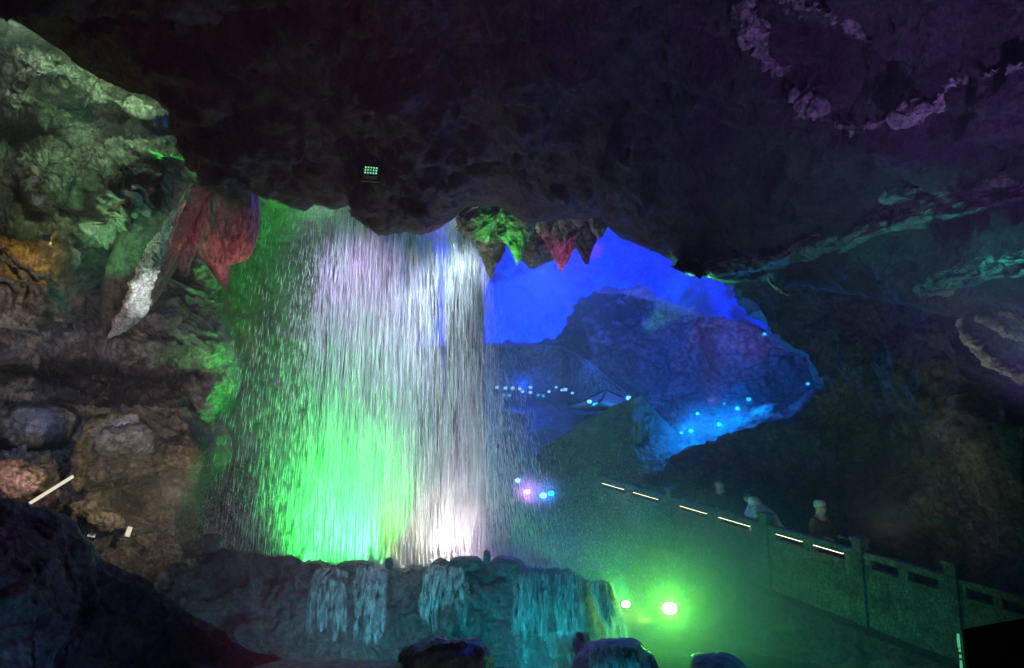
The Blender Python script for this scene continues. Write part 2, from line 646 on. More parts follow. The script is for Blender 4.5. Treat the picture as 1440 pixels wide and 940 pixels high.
# left wall
lamp('SPOT', (300, 205, 10.9), (0.05, 1.0, 0.15), 230, (225, 248, 11.0), 56, 0.8)
lamp('SPOT', (215, 80, 9.7), (0.50, 1.0, 0.45), 280, (110, 130, 10.6), 110, 0.8)
lamp('SPOT', (20, 30, 8.6), (0.65, 1.0, 0.68), 190, (60, 110, 10.4), 100, 0.8)
lamp('SPOT', (70, 440, 7.6), (0.25, 0.9, 0.72), 230, (190, 250, 10.4), 60, 0.9)
lamp('SPOT', (105, 390, 9.4), (0.15, 1.0, 0.25), 110, (175, 310, 10.5), 80, 0.8)
lamp('SPOT', (-160, 570, 7.0), (1.0, 0.82, 0.74), 170, (60, 410, 9.8), 80, 0.9)
lamp('SPOT', (360, 520, 10.2), (1.0, 0.20, 0.28), 260, (305, 330, 10.9), 50, 0.9)
lamp('SPOT', (310, 520, 9.0), (0.85, 0.97, 1.0), 600, (195, 400, 10.2), 22, 0.7)
lamp('SPOT', (200, 640, 8.0), (0.7, 0.62, 0.9), 160, (200, 470, 11.5), 60, 0.9)
lamp('SPOT', (250, 700, 8.6), (1.0, 0.85, 0.62), 330, (170, 660, 11.0), 75, 0.9)
lamp('SPOT', (20, 690, 9.0), (1.0, 0.62, 0.6), 90, (20, 660, 10.4), 70, 0.9)
lamp('POINT', (50, 582, 10.6), (0.30, 0.45, 1.0), 12, radius=0.1)
lamp('POINT', (172, 604, 10.5), (0.30, 0.45, 1.0), 3, radius=0.05)
# cyan light on the dam and the lower pool
lamp('SPOT', (745, 968, 9.0), (0.0, 0.58, 0.68), 420, (760, 850, 11.3), 130, 1.0, 0.1)
lamp('SPOT', (500, 968, 9.0), (0.12, 0.55, 0.72), 330, (510, 850, 11.3), 130, 1.0, 0.1)
lamp('SPOT', (260, 900, 9.3), (0.30, 0.50, 0.75), 40, (250, 800, 11.3), 130, 1.0, 0.1)
lamp('SPOT', (-20, 1010, 5.0), (0.10, 0.28, 0.6), 45, (60, 800, 7.4), 90, 1.0)
lamp('SPOT', (1150, 1020, 7.0), (0.0, 0.65, 0.55), 300, (1080, 860, 12), 90, 1.0)
# unseen violet and red fill added for the ceiling
lamp('SPOT', (1560, 620, 4.0), (0.45, 0.25, 1.0), 560, (1190, 80, 6.0), 90, 1.0)
lamp('SPOT', (430, 1250, 3.0), (1.0, 0.25, 0.50), 380, (430, 0, 5.6), 62, 1.0)
lamp('SPOT', (760, 1080, 4.0), (0.50, 0.2, 1.0), 190, (800, 150, 8.0), 90, 1.0)
# teal on the right ledges
lamp('SPOT', (1480, 520, 6.2), (0.03, 0.85, 0.70), 210, (1300, 310, 8.0), 70, 0.9)
lamp('SPOT', (1080, 470, 9.6), (0.03, 0.85, 0.70), 40, (1300, 330, 8.8), 40, 0.9)
lamp('SPOT', (1300, 640, 8.0), (0.85, 0.95, 0.6), 70, (1400, 480, 8.5), 60, 0.9)
lamp('SPOT', (1250, 760, 9.5), (0.85, 0.8, 0.65), 65, (1260, 560, 13), 110, 1.0)
# green up to the lip of the overhang
lamp('SPOT', (800, 325, 14.8), (0.05, 1.0, 0.08), 700, (700, 312, 12.8), 60, 0.8)
lamp('SPOT', (712, 430, 12.0), (0.05, 1.0, 0.08), 300, (705, 312, 12.7), 50, 1.0)
lamp('SPOT', (900, 470, 12.6), (0.10, 1.0, 0.2), 650, (1010, 372, 12.0), 60, 0.9)

# ------------------------------------------------------------------ outer shell of the cave
def shell():
    nu, nv = 420, 260
    th = np.linspace(0, 2 * np.pi, nu, endpoint=False)[None]
    ph = np.linspace(0.02, np.pi - 0.02, nv)[:, None]
    U = np.stack([np.sin(ph) * np.cos(th), np.cos(ph) * np.ones_like(th), np.sin(ph) * np.sin(th)], -1)
    P = U * np.array([26.0, 30.0, 15.0]) + np.array([2.0, 22.0, 4.0])
    N = -U
    d = rock_disp(P, 5.0, 5, crag=1.6) * 2.2
    V = P + N * d[..., None]
    Fc = grid_faces(nv, nu, True)
    yc = V.reshape(-1, 3)[Fc].mean(1)[:, 1]
    Fc = Fc[yc > -5.0]
    o = link('cave_wall', mesh_np('cave_wall', V, Fc, M_BACK))
    o['kind'] = 'structure'


shell()

# ------------------------------------------------------------------ overhanging ceiling in front of the fall
LIP = [(-220, -120, 5.2), (-60, -8, 6.5), (0, 28, 7.0), (40, 45, 7.4), (85, 75, 7.8), (135, 112, 8.2), (180, 130, 8.5), (232, 148, 8.9),
       (240, 185, 9.2), (262, 225, 9.5), (300, 262, 9.8), (322, 286, 10.0), (344, 292, 10.2), (352, 268, 10.4), (385, 283, 10.8),
       (428, 298, 11.0), (441, 287, 11.2), (465, 291, 11.3), (490, 286, 11.4), (520, 292, 11.5), (538, 318, 11.5), (565, 326, 11.5),
       (592, 332, 11.5), (615, 322, 11.6), (640, 306, 11.7), (655, 293, 11.8), (700, 289, 12.0), (740, 312, 12.2), (800, 308, 12.4),
       (845, 308, 12.5), (870, 335, 12.5), (910, 350, 12.5), (960, 378, 12.4), (1010, 397, 12.2), (1060, 392, 11.8), (1110, 400, 11.2),
       (1180, 412, 10.4), (1240, 425, 9.8), (1300, 437, 9.2), (1350, 447, 8.7), (1400, 430, 8.3), (1440, 425, 7.9), (1650, 390, 6.3)]


def overhang():
    nu = 620
    L = interp_poly(LIP, nu)
    px, py, d = L.T
    rows = []
    # underside, from above the camera out to the lip
    for t in np.linspace(0, 1, 150):
        s = t ** 0.8
        dd = 2.6 + (d - 2.6) * s
        yy = -420 + (py + 420) * (1 - (1 - s) ** 1.5)
        xx = 720 + (px - 720) * (1 + 0.25 * (1 - s))
        rows.append(at_np(xx, yy, dd))
    # rounded lip and the back going up
    for k, (dy, dd) in enumerate([(-1, 0.05), (-4, 0.12), (-10, 0.22), (-20, 0.35), (-34, 0.5), (-55, 0.7), (-85, 0.9), (-130, 1.2), (-190, 1.6), (-280, 2.0), (-400, 2.6)]):
        rows.append(at_np(px, py + dy, d + dd))
    P = np.stack(rows)
    # two hollows and a rounded ridge in the roof on the right
    tt = np.linspace(0, 1, 150)
    w = np.ones(P.shape[:2])
    lipw = np.concatenate([0.16 + 0.84 * np.clip((1 - tt) / 0.16, 0, 1) ** 0.8, np.linspace(0.16, 1, 11)])
    w = w * lipw[:, None]
    calm = 1 - 0.45 * np.clip((px - 610) / 40, 0, 1) * np.clip((900 - px) / 50, 0, 1)
    w = w * (1 - (1 - calm)[None] * np.clip((lipw < 0.999) * 1.0, 0, 1)[:, None])
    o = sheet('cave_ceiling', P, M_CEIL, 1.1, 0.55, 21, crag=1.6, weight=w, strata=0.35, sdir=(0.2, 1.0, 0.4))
    return o


CEIL = overhang()
from mathutils.bvhtree import BVHTree
_bv = BVHTree.FromPolygons([v.co.copy() for v in CEIL.data.vertices], [tuple(p.vertices) for p in CEIL.data.polygons])


def on_roof(px, py, lift=0.0, dflt=8.0):
    """Point of the roof surface under photo pixel (px, py)."""
    r = at(px, py, 1.0).normalized()
    h = _bv.ray_cast(Vector((0, 0, 0)), r)
    if h[0] is None:
        return at(px, py, dflt)
    return h[0] - r * lift


# rock layers of the roof on the right: raised slabs that follow the roof
def ledge(pts, rise, lift, mat, seed, size=0.5, amp=0.13, aniso=(0.45, 0.45, 2.6)):
    A = interp_poly(pts, 150, True)
    rows = []
    prof = [(-0.12, -0.25), (-0.06, 0.35), (0.0, 1.0), (0.12, 0.92), (0.35, 0.62), (0.65, 0.28), (1.0, -0.12), (1.1, -0.3)]
    K = np.array(prof)
    vs = np.linspace(-0.12, 1.1, 60)
    li = np.interp(vs, K[:, 0], K[:, 1])
    for v, l in zip(vs, li):
        rows.append([tuple(on_roof(x, y - v * rr, l * lift * e, 9.0)) for (x, y, rr), e in zip(A, np.sin(np.linspace(0.06, 1, 150) * math.pi * 0.97) ** 0.5)])
    P = smoothgrid(np.array(rows), 4)
    return sheet('cave_ceiling', P, mat, size, amp, seed, aniso=aniso, crag=1.5, strata=0.4)


ledge([(1178, 356, 20), (1230, 332, 44), (1290, 312, 46), (1360, 300, 40), (1430, 284, 40), (1500, 270, 40)], 1.0, 0.34, M_WALL, 31)
ledge([(1290, 425, 20), (1335, 410, 34), (1390, 396, 36), (1440, 388, 36), (1500, 380, 36)], 1.0, 0.22, M_WALL, 33)
ledge([(950, 374, 14), (985, 385, 26), (1030, 385, 28), (1080, 378, 26), (1120, 368, 26), (1160, 352, 24), (1190, 346, 14)], 1.0, 0.22, M_WALL, 35)

# ------------------------------------------------------------------ left cave wall (depth field)
def bump(PX, PY, cx, cy, rx, ry, A, ang=0, p=2.0):
    c, s = math.cos(math.radians(ang)), math.sin(math.radians(ang))
    u = ((PX - cx) * c + (PY - cy) * s) / rx
    v = (-(PX - cx) * s + (PY - cy) * c) / ry
    r = (np.abs(u) ** p + np.abs(v) ** p) ** (1 / p)
    k = np.clip(1.25 - r, 0, 1)
    return A * k * k * (3 - 2 * k)


def left_wall():
    px = np.linspace(-260, 350, 460)[None]
    py = np.linspace(-40, 600, 500)[:, None]
    PX, PY = np.broadcast_arrays(px, py)
    D = 12.2 - 0.004 * (200 - PX) + 0 * PY
    B = lambda *a, **k: bump(PX, PY, *a, **k)
    D = D - B(60, 95, 90, 40, 1.8, 20)          # upper ridge
    D = D - B(190, 150, 70, 22, 1.3, 15)
    D = D - B(20, 140, 60, 30, 1.0)
    D = D + B(20, 190, 70, 35, 1.5)             # dark recess
    D = D - B(175, 255, 75, 90, 2.2, 20)        # big bulge
    D = D + B(175, 235, 40, 40, 0.7)
    D = D - B(160, 315, 70, 22, 0.7, -25)
    D = D - B(60, 240, 42, 40, 1.6)
    D = D - B(30, 400, 110, 110, 2.4, 10)       # rough mass lower left
    D = D + B(55, 310, 30, 26, 0.9)
    D = D + B(110, 330, 12, 80, 1.6, 10)
    D = D - B(270, 240, 34, 40, 1.0, 40)        # green corner
    D = D + B(120, 520, 200, 32, 1.6)           # slot under the mass
    D = D - B(200, 470, 70, 70, 0.6)
    D = D + np.clip((PX - 285 - 14 * np.sin(PY / 37.0)) / 55, 0, 1) ** 2 * 6
    w = 1 - 0.5 * np.clip((PX - 250) / 60, 0, 1)
    relief('cave_wall', PX, PY, D, M_WALL, 0.9, 0.50, 41, crag=0.9, strata=0.9, sdir=(0.45, 0.2, 1.0), weight=w)


left_wall()


def lower_left():
    px = np.linspace(-260, 340, 380)[None]
    py = np.linspace(535, 830, 260)[:, None]
    PX, PY = np.broadcast_arrays(px, py)
    D = 11.6 + 0.004 * (PX - 150) - 0.004 * (PY - 560)
    B = lambda *a, **k: bump(PX, PY, *a, **k)
    D = D + B(45, 600, 62, 34, 1.8, p=3)        # two niches
    D = D + B(172, 616, 42, 24, 0.9, p=3)
    D = D - B(260, 640, 40, 60, 0.8)
    D = D - B(20, 665, 55, 35, 1.1)
    D = D + B(195, 690, 60, 26, 0.9)
    D = D - B(120, 720, 80, 24, 0.9, 20)
    D = D + np.clip((570 - PY) / 30, 0, 1) * 1.2
    D = D + np.clip((PX - 255 - 16 * np.sin(PY / 31.0)) / 75, 0, 1) ** 2 * 5
    w = 1 - 0.4 * np.clip((PX - 230) / 60, 0, 1)
    relief('cave_wall', PX, PY, D, M_MOSS, 0.5, 0.34, 43, crag=1.2, strata=0.6, weight=w)


lower_left()


def thing_blob(name, px, py, d, R, size, amp, seed, mat, label, cat='rock', group=None, nu=110, nv=70, rot=(0, 0, 0), crag=1.0, aniso=(1, 1, 1)):
    me = blob_mesh(name, R, size, amp, seed, mat, nu, nv, crag=crag, aniso=aniso)
    o = link(name, me)
    o.location = at(px, py, d)
    o.rotation_euler = [math.radians(a) for a in rot]
    tag(o, label, cat, group)
    return o


thing_blob('boulder', 48, 604, 11.5, (0.66, 0.6, 0.40), 0.6, 0.10, 3, M_WALL, 'rounded pale rock glowing blue inside the left wall niche', crag=1.0)
thing_blob('boulder', 172, 620, 11.4, (0.50, 0.5, 0.30), 0.3, 0.10, 4, M_WALL, 'pitted bluish rock framed by the brown arch in the left wall', crag=1.2)
o = link('flowstone', tube_mesh('flowstone', [at(195, 588, 10.7), at(160, 590, 10.6), at(130, 600, 10.5), at(119, 620, 10.5), at(115, 650, 10.5), at(108, 690, 10.6)],
                                [0.05, 0.10, 0.10, 0.12, 0.10, 0.05], M_MOSS, nu=40, nv=140, size=0.25, amp=0.12, seed=8, crag=2.0))
tag(o, 'brown flowstone arch with pink top beside the pitted bluish rock', 'flowstone')

# hanging rock tongue, with an added pale ridge painting the white light on it
o = link('stalactite', tube_mesh('stalactite', [at(262, 250, 11.2), at(225, 310, 10.9), at(190, 370, 10.6), at(165, 430, 10.4), at(150, 474, 10.3)],
                                 [0.55, 0.50, 0.42, 0.26, 0.03], M_DARK, nu=70, nv=190, size=0.55, amp=0.12, seed=9, flat=0.8, crag=1.8, aniso=(1, 1, 0.5)))
tag(o, 'long dark hanging rock tongue leaning left below the green bulge', 'stalactite')
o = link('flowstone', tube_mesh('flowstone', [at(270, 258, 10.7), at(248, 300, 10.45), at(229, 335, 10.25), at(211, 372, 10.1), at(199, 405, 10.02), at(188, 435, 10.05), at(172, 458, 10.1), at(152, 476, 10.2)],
                                [0.03, 0.09, 0.14, 0.19, 0.15, 0.16, 0.12, 0.01], M_PALE_LIT, nu=50, nv=260, size=0.16, amp=0.07, seed=10, crag=2.4, flat=0.7, aniso=(1, 1, 0.6)))
tag(o, 'white raised streak painting the light down the edge of the leaning rock tongue', 'flowstone')
o = link('stalactite', tube_mesh('stalactite', [at(250, 300, 11.6), at(225, 360, 11.3), at(205, 410, 11.2), at(185, 450, 11.2)], [0.3, 0.28, 0.18, 0.04], M_RED, nu=60, nv=120, size=0.24, amp=0.08, seed=12, aniso=(1, 1, 0.3)))
tag(o, 'dull pink hanging rock tucked right of the painted white light streak', 'stalactite')
# red hanging rocks at the corner
for pts, rr, sd, lab in [
    ([at(325, 255, 11.6), at(330, 300, 11.4), at(333, 345, 11.3), at(318, 372, 11.3)], [0.35, 0.36, 0.27, 0.04], 13, 'red lit drapery of rock hanging nearest the waterfall'),
    ([at(285, 250, 11.7), at(290, 300, 11.5), at(305, 360, 11.4), at(318, 408, 11.4)], [0.40, 0.42, 0.24, 0.02], 14, 'long reddish rock spike hanging below the red corner'),
    ([at(265, 330, 11.7), at(258, 360, 11.6), at(262, 388, 11.6)], [0.25, 0.18, 0.03], 15, 'short stubby reddish rock hanging left of the long spike')]:
    o = link('stalactite', tube_mesh('stalactite', pts, rr, M_RED, nu=70, nv=150, size=0.24, amp=0.10, seed=sd, aniso=(1, 1, 0.25), crag=0.8))
    tag(o, lab, 'stalactite', 'red hanging rocks')

# ------------------------------------------------------------------ rock behind the fall and its upper edge
def fall_wall():
    px = np.linspace(180, 585, 240)[None]
    py = np.linspace(220, 830, 320)[:, None]
    PX, PY = np.broadcast_arrays(px, py)
    D = 15.6 + np.clip((PX - 480) / 100, 0, 1) ** 2 * 5 + np.clip((330 - PY) / 60, 0, 1) * -1.6
    D = D - bump(PX, PY, 470, 285, 110, 26, 0.5) - bump(PX, PY, 250, 480, 90, 110, 1.9) + bump(PX, PY, 340, 470, 50, 120, 0.8)
    relief('cave_wall', PX, PY, D, M_DARK, 1.3, 0.42, 51, crag=1.1)


fall_wall()

# ------------------------------------------------------------------ stalactites under the lip, right of the fall
STAL = [
    ([at(668, 275, 12.7), at(672, 312, 12.7), at(685, 341, 12.7)], [0.36, 0.36, 0.03], M_WALL, 61, 'broad green edged stalactite beside the top right of the waterfall'),
    ([at(722, 268, 12.5), at(726, 308, 12.5), at(729, 338, 12.5), at(727, 374, 12.5)], [0.27, 0.36, 0.20, 0.01], M_WALL, 62, 'bright green pointed stalactite in the middle of the lip'),
    ([at(690, 300, 13.6), at(690, 345, 13.6), at(690, 392, 13.6)], [0.45, 0.30, 0.02], M_RED, 63, 'dark violet stalactite tapering beside the blue gap'),
    ([at(790, 300, 13.4), at(789, 345, 13.4), at(789, 382, 13.4)], [0.55, 0.26, 0.02], M_RED, 64, 'pink lit stalactite hanging before the blue chamber'),
    ([at(820, 310, 14.2), at(822, 345, 14.2), at(826, 372, 14.2)], [0.30, 0.22, 0.04], M_DARK, 65, 'blunt dark stalactite right of the pink one'),
    ([at(750, 300, 14.4), at(752, 350, 14.4), at(748, 378, 14.4)], [0.6, 0.5, 0.05], M_DARK, 66, 'wide bluish stalactite behind the green pointed one'),
]
for pts, rr, mt, sd, lab in STAL:
    o = link('stalactite', tube_mesh('stalactite', pts, rr, mt, nu=80, nv=170, size=0.26, amp=0.17, seed=sd, crag=1.2, aniso=(1, 1, 0.55), up=(0, 1, 0.1)))
    tag(o, lab, 'stalactite', 'stalactites under the lip')


rs = np.random.default_rng(42)
for k in range(16):
    px = 648 + k * 13.5 + rs.normal(0, 4)
    top = float(np.interp(px, [640, 655, 700, 740, 800, 845, 870], [300, 288, 284, 305, 302, 303, 325]))
    ln = rs.uniform(16, 48)
    dd = 12.55 + rs.uniform(-0.15, 0.6)
    bx_ = rs.normal(0, 5)
    o = link('stalactite', tube_mesh('stalactite', [at(px, top, dd), at(px + bx_ * 0.5, top + ln * 0.55, dd), at(px + bx_, top + ln, dd)], [0.16, 0.085, 0.004], [M_WALL, M_MOSS, M_PALE_LIT][k % 3], nu=30, nv=80, size=0.16, amp=0.07, seed=200 + k, crag=1.3, up=(0, 1, 0.1), aniso=(1, 1, 0.6)))
    tag(o, 'small ragged drip of rock in the fringe hanging along the lip', 'stalactite', 'small drips along the lip')


# thin pale strips added to stand in for the green-lit edges of the lip
def lit_edge_tube(pts, r, seed, label):
    o = link('lit_edge_strip', tube_mesh('lit_edge_strip', [at(*p) for p in pts], [r * 0.3] + [r] * (len(pts) - 2) + [r * 0.2], M_PALE_LIT, nu=14, nv=140, size=0.12, amp=r * 0.9, seed=seed, crag=1.5))
    tag(o, label, 'lit edge strip')


lit_edge_tube([(945, 373, 12.0), (975, 366, 11.9), (1010, 371, 11.7), (1040, 366, 11.6)], 0.05, 71, 'pale wavy painted lit-edge strip on the lip above the blue gap')
lit_edge_tube([(960, 385, 12.1), (1000, 388, 11.9), (1030, 402, 11.8)], 0.035, 72, 'thin lower painted lit-edge strip curling down to the right wall')
lit_edge_tube([(1058, 362, 11.4), (1090, 356, 11.2), (1130, 345, 10.9)], 0.035, 73, 'short green painted lit-edge strip on the lip right of the wavy one')
lit_edge_tube([(1078, 380, 11.2), (1085, 397, 11.2), (1105, 412, 11.2), (1130, 412, 11.2)], 0.035, 74, 'hook shaped painted lit-edge strip hanging below the lip')
lit_edge_tube([(655, 300, 12.0), (680, 284, 12.0), (705, 276, 12.0), (735, 300, 12.0)], 0.03, 75, 'ragged painted lit-edge strip over the two green stalactites')
lit_edge_tube([(770, 309, 12.3), (800, 304, 12.3), (845, 303, 12.3)], 0.035, 76, 'level painted lit-edge strip over the pink stalactite')

# pale root-like flowstone on the right edge
for pts, rr, sd, lab in [
    ([(1352, 448, 8.5), (1366, 480, 8.4), (1392, 508, 8.3), (1420, 522, 8.2), (1450, 535, 8.0)], [0.07, 0.09, 0.10, 0.08, 0.08], 81, 'pale curved flowstone rib at the right edge, lowest and longest'),
    ([(1372, 446, 8.4), (1395, 452, 8.3), (1420, 468, 8.2), (1450, 478, 8.0)], [0.05, 0.08, 0.06, 0.05], 82, 'pale flowstone rib above the longest curved one'),
    ([(1405, 440, 8.2), (1428, 444, 8.1), (1440, 462, 8.0), (1460, 480, 7.9)], [0.05, 0.07, 0.07, 0.06], 83, 'short pale flowstone rib at the top of the right edge group')]:
    o = link('flowstone', tube_mesh('flowstone', [at(*p) for p in pts], [r * 0.8 for r in rr], M_WALL, nu=36, nv=160, size=0.25, amp=0.09, seed=sd, crag=1.6))
    tag(o, lab, 'flowstone', 'pale flowstone ribs')

# added strips, paler than the roof, painting its violet-lit ridge, top right
LIT_RIDGE = [([(1048, -10), (1056, 30), (1075, 70), (1090, 100), (1112, 128), (1135, 150), (1165, 168), (1185, 180), (1210, 186)], [0.03, 0.09, 0.06, 0.10, 0.07, 0.09, 0.05, 0.06, 0.02], 84, 'pale strip painting the violet-lit ridge curving down the roof, upper right'),
        ([(1200, 182), (1235, 172), (1265, 162), (1290, 152), (1312, 150), (1330, 128), (1350, 108), (1378, 110), (1410, 96), (1450, 88)], [0.02, 0.03, 0.04, 0.08, 0.08, 0.05, 0.06, 0.04, 0.05, 0.03], 85, 'pale strip painting the violet-lit ridge rising to the right edge of the roof'),
        ([(1105, -10), (1128, 12), (1150, 10), (1170, 22), (1195, 40), (1225, 58)], [0.05, 0.06, 0.03, 0.05, 0.04, 0.01], 86, 'short pale strip painting the violet-lit ridge at the top edge of the roof')]
for pts, rr, sd, lab in LIT_RIDGE:
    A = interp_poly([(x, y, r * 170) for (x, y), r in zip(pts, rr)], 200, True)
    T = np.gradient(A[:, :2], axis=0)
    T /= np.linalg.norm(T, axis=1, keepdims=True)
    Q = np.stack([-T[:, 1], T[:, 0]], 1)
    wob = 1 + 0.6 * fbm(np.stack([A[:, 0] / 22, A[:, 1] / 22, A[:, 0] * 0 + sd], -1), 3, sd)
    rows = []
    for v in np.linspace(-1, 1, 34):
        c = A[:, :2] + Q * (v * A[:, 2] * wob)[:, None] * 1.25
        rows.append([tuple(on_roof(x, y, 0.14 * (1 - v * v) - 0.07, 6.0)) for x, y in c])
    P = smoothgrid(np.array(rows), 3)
    sheet('flowstone', P, M_WALL, 0.28, 0.16, sd, crag=1.8, kind=None, label=lab, cat='flowstone')['group'] = 'painted lit ridges in the roof'

# ------------------------------------------------------------------ right cave wall
def right_wall():
    LB = np.array([(370, 985), (400, 1022), (430, 1044), (455, 1062), (480, 1092), (505, 1122), (540, 1143), (562, 1125), (580, 1105), (592, 1065), (605, 1035), (618, 1005),
                   (628, 978), (640, 940), (660, 880), (690, 830), (740, 820), (800, 840), (960, 1000)], float)
    nv, nu = 320, 340
    py = np.linspace(370, 960, nv)[:, None]
    left = np.interp(py[:, 0], LB[:, 0], LB[:, 1])[:, None]
    u = np.linspace(0, 1, nu)[None] ** 1.3
    PX = left + (1660 - left) * u
    PY = py + 0 * u
    D = np.interp(PX, [820, 980, 1060, 1140, 1250, 1350, 1440, 1660], [21, 17.5, 16.5, 15.2, 13.2, 11.2, 9.6, 7.0])
    D = D + np.clip((PY - 600) / 60, 0, 1) * 0.3
    D = D - bump(PX, PY, 1300, 540, 90, 140, 0.8) - bump(PX, PY, 1400, 640, 70, 90, 0.7) - bump(PX, PY, 1270, 720, 80, 50, 0.7) - bump(PX, PY, 1120, 620, 90, 40, 0.7)
    D = D + bump(PX, PY, 1220, 620, 60, 80, 0.8) + bump(PX, PY, 1180, 680, 120, 26, 0.8)
    edge = np.clip(1 - u / 0.02, 0, 1)
    D = D + edge * 3.5
    PX = PX + edge * 30 * (py < 560) - edge * 5 * (py > 600)
    relief('cave_wall', PX, PY, D, M_RIGHT, 1.1, 0.40, 53, crag=1.3)


right_wall()

# ------------------------------------------------------------------ far chamber rock, bank and ground
def far_rock():
    top = interp_poly([(540, 520, 38), (690, 492, 37), (780, 482, 36), (808, 440, 34), (832, 408, 32), (862, 405, 31), (900, 420, 28.5), (960, 440, 26), (1010, 452, 25.5), (1060, 462, 25), (1200, 505, 24)], 240, True)
    rows = [at_np(top[:, 0] + 10, top[:, 1] - 6, top[:, 2] + 6), at_np(top[:, 0], top[:, 1], top[:, 2] + 0.6)]
    for t in np.linspace(0, 1, 110):
        rows.append(at_np(top[:, 0], top[:, 1] * (1 - t) + 660 * t, top[:, 2] - 2.5 * t ** 1.5))
    w = np.ones((112, 240))
    w[:6] = 0.7
    sheet('cave_wall', np.stack(rows), M_BACK, 2.4, 1.0, 55, crag=1.5, strata=0.7, weight=w)


far_rock()


def bank():
    top = interp_poly([(430, 500, 30), (560, 492, 31), (690, 485, 32), (790, 488, 31), (825, 508, 28), (880, 552, 25), (960, 616, 22.5), (1010, 640, 22)], 240)
    rows = [at_np(top[:, 0], top[:, 1] - 2, top[:, 2] + 5), at_np(top[:, 0], top[:, 1], top[:, 2] + 0.5)]
    for t in np.linspace(0, 1, 80):
        rows.append(at_np(top[:, 0], top[:, 1] * (1 - t) + 600 * t, top[:, 2] - 1.5 * t))
    w = np.ones((82, 240))
    w[:5] = 0.25
    sheet('ground', np.stack(rows), M_BACK, 2.2, 0.35, 57, crag=0.8, weight=w)


bank()


def mid_ground():
    px = np.linspace(250, 1000, 300)
    prof = [(548, 31), (560, 28), (580, 25.5), (620, 22.5), (680, 19.2), (740, 17.0), (800, 15.4), (850, 14.9), (900, 14.6)]
    A = interp_poly(prof, 200)
    PX = np.broadcast_to(px[None], (200, 300))
    PY = np.broadcast_to(A[:, :1], (200, 300)) + 12 * np.clip((700 - PX) / 300, 0, 1)
    D = np.broadcast_to(A[:, 1:], (200, 300))
    relief('ground', PX, PY, D, M_DARK, 1.6, 0.45, 59, crag=1.1)


mid_ground()

# ------------------------------------------------------------------ rim dam under the fall
RIM = [(-200, 690, 9.6), (-20, 715, 10.2), (60, 735, 10.6), (130, 762, 11.0), (200, 769, 11.2), (280, 771, 11.4), (350, 776, 11.5), (420, 786, 11.6), (465, 797, 11.7), (540, 798, 11.7),
       (600, 796, 11.7), (640, 790, 11.7), (690, 785, 11.7), (728, 788, 11.7), (736, 800, 11.7), (800, 804, 11.7), (826, 816, 11.8), (850, 845, 12.0), (872, 885, 12.2), (890, 915, 12.4), (930, 950, 12.8)]


def rim():
    A = interp_poly(RIM, 420)
    px, py, d = A.T
    d = d + 0.18 * fbm(np.stack([px / 60, px * 0, px * 0], -1), 3, 5)
    py = py + 5 * fbm(np.stack([px / 22, px * 0 + 3, px * 0], -1), 3, 8)
    rows = [at_np(px, py + 90, d + 1.3), at_np(px, py + 24, d + 1.0)]
    for t in np.linspace(0, 1, 14):
        rows.append(at_np(px, py + 6 * (1 - t) ** 2 + 0 * t, d + 0.8 * (1 - t)))
    for t in np.linspace(0, 1, 110)[1:]:
        rows.append(at_np(px, py + 8 * t + (1090 - py) * t ** 1.2, d - 1.1 * t - 0.35 * np.sin(t * 3.1)))
    P = np.stack(rows)
    w = np.concatenate([np.full(16, 0.4), np.linspace(0.4, 1, 20), np.ones(P.shape[0] - 36)])[:, None]
    sheet('ground', P, M_DARK, 0.6, 0.32, 61, crag=1.5, weight=w, aniso=(1, 1, 0.8), strata=0.5)


rim()

for px, py, d, R, sd, lab in [
    (297, 764, 11.4, (0.17, 0.15, 0.15), 1, 'round dark stone on the rim, left of the green glow'),
    (272, 768, 11.5, (0.16, 0.13, 0.10), 2, 'flat dark stone left of the round one on the rim'),
    (547, 793, 11.6, (0.07, 0.08, 0.10), 3, 'small upright dark stone on the rim between the two left cascades and the middle'),
    (500, 796, 11.7, (0.30, 0.2, 0.08), 5, 'long low stone on the rim below the green glow'),
    (685, 783, 11.6, (0.07, 0.08, 0.11), 4, 'small knob of rock on the highest part of the rim'),
    (655, 793, 11.6, (0.28, 0.2, 0.12), 6, 'rounded block on the rim left of the small knob'),
    (711, 796, 11.6, (0.25, 0.2, 0.15), 7, 'square shouldered block on the rim right of the small knob')]:
    thing_blob('rock', px, py, d, R, 0.25, 0.04, 90 + sd, M_DARK, lab, nu=60, nv=40)

# dark foreground rock, lower left and bottom
def fore_left():
    top = interp_poly([(-200, 670, 6.2), (-20, 700, 6.6), (40, 706, 6.9), (85, 722, 7.1), (118, 748, 7.3), (140, 785, 7.4), (200, 815, 7.5), (260, 860, 7.5), (340, 905, 7.4), (440, 935, 7.2), (560, 960, 7.0)], 260)
    px, py, d = top.T
    rows = [at_np(px + 20, py + 40, d + 1.6), at_np(px + 8, py + 8, d + 0.6)]
    for t in np.linspace(0, 1, 120):
        rows.append(at_np(px - 60 * t, py + 330 * t, d - 1.2 * t - 0.3 * np.sin(3.1 * t)))
    w = np.ones((122, 260))
    w[:8] = 0.4
    sheet('ground', np.stack(rows), M_DARK, 0.6, 0.26, 63, crag=1.3, weight=w)


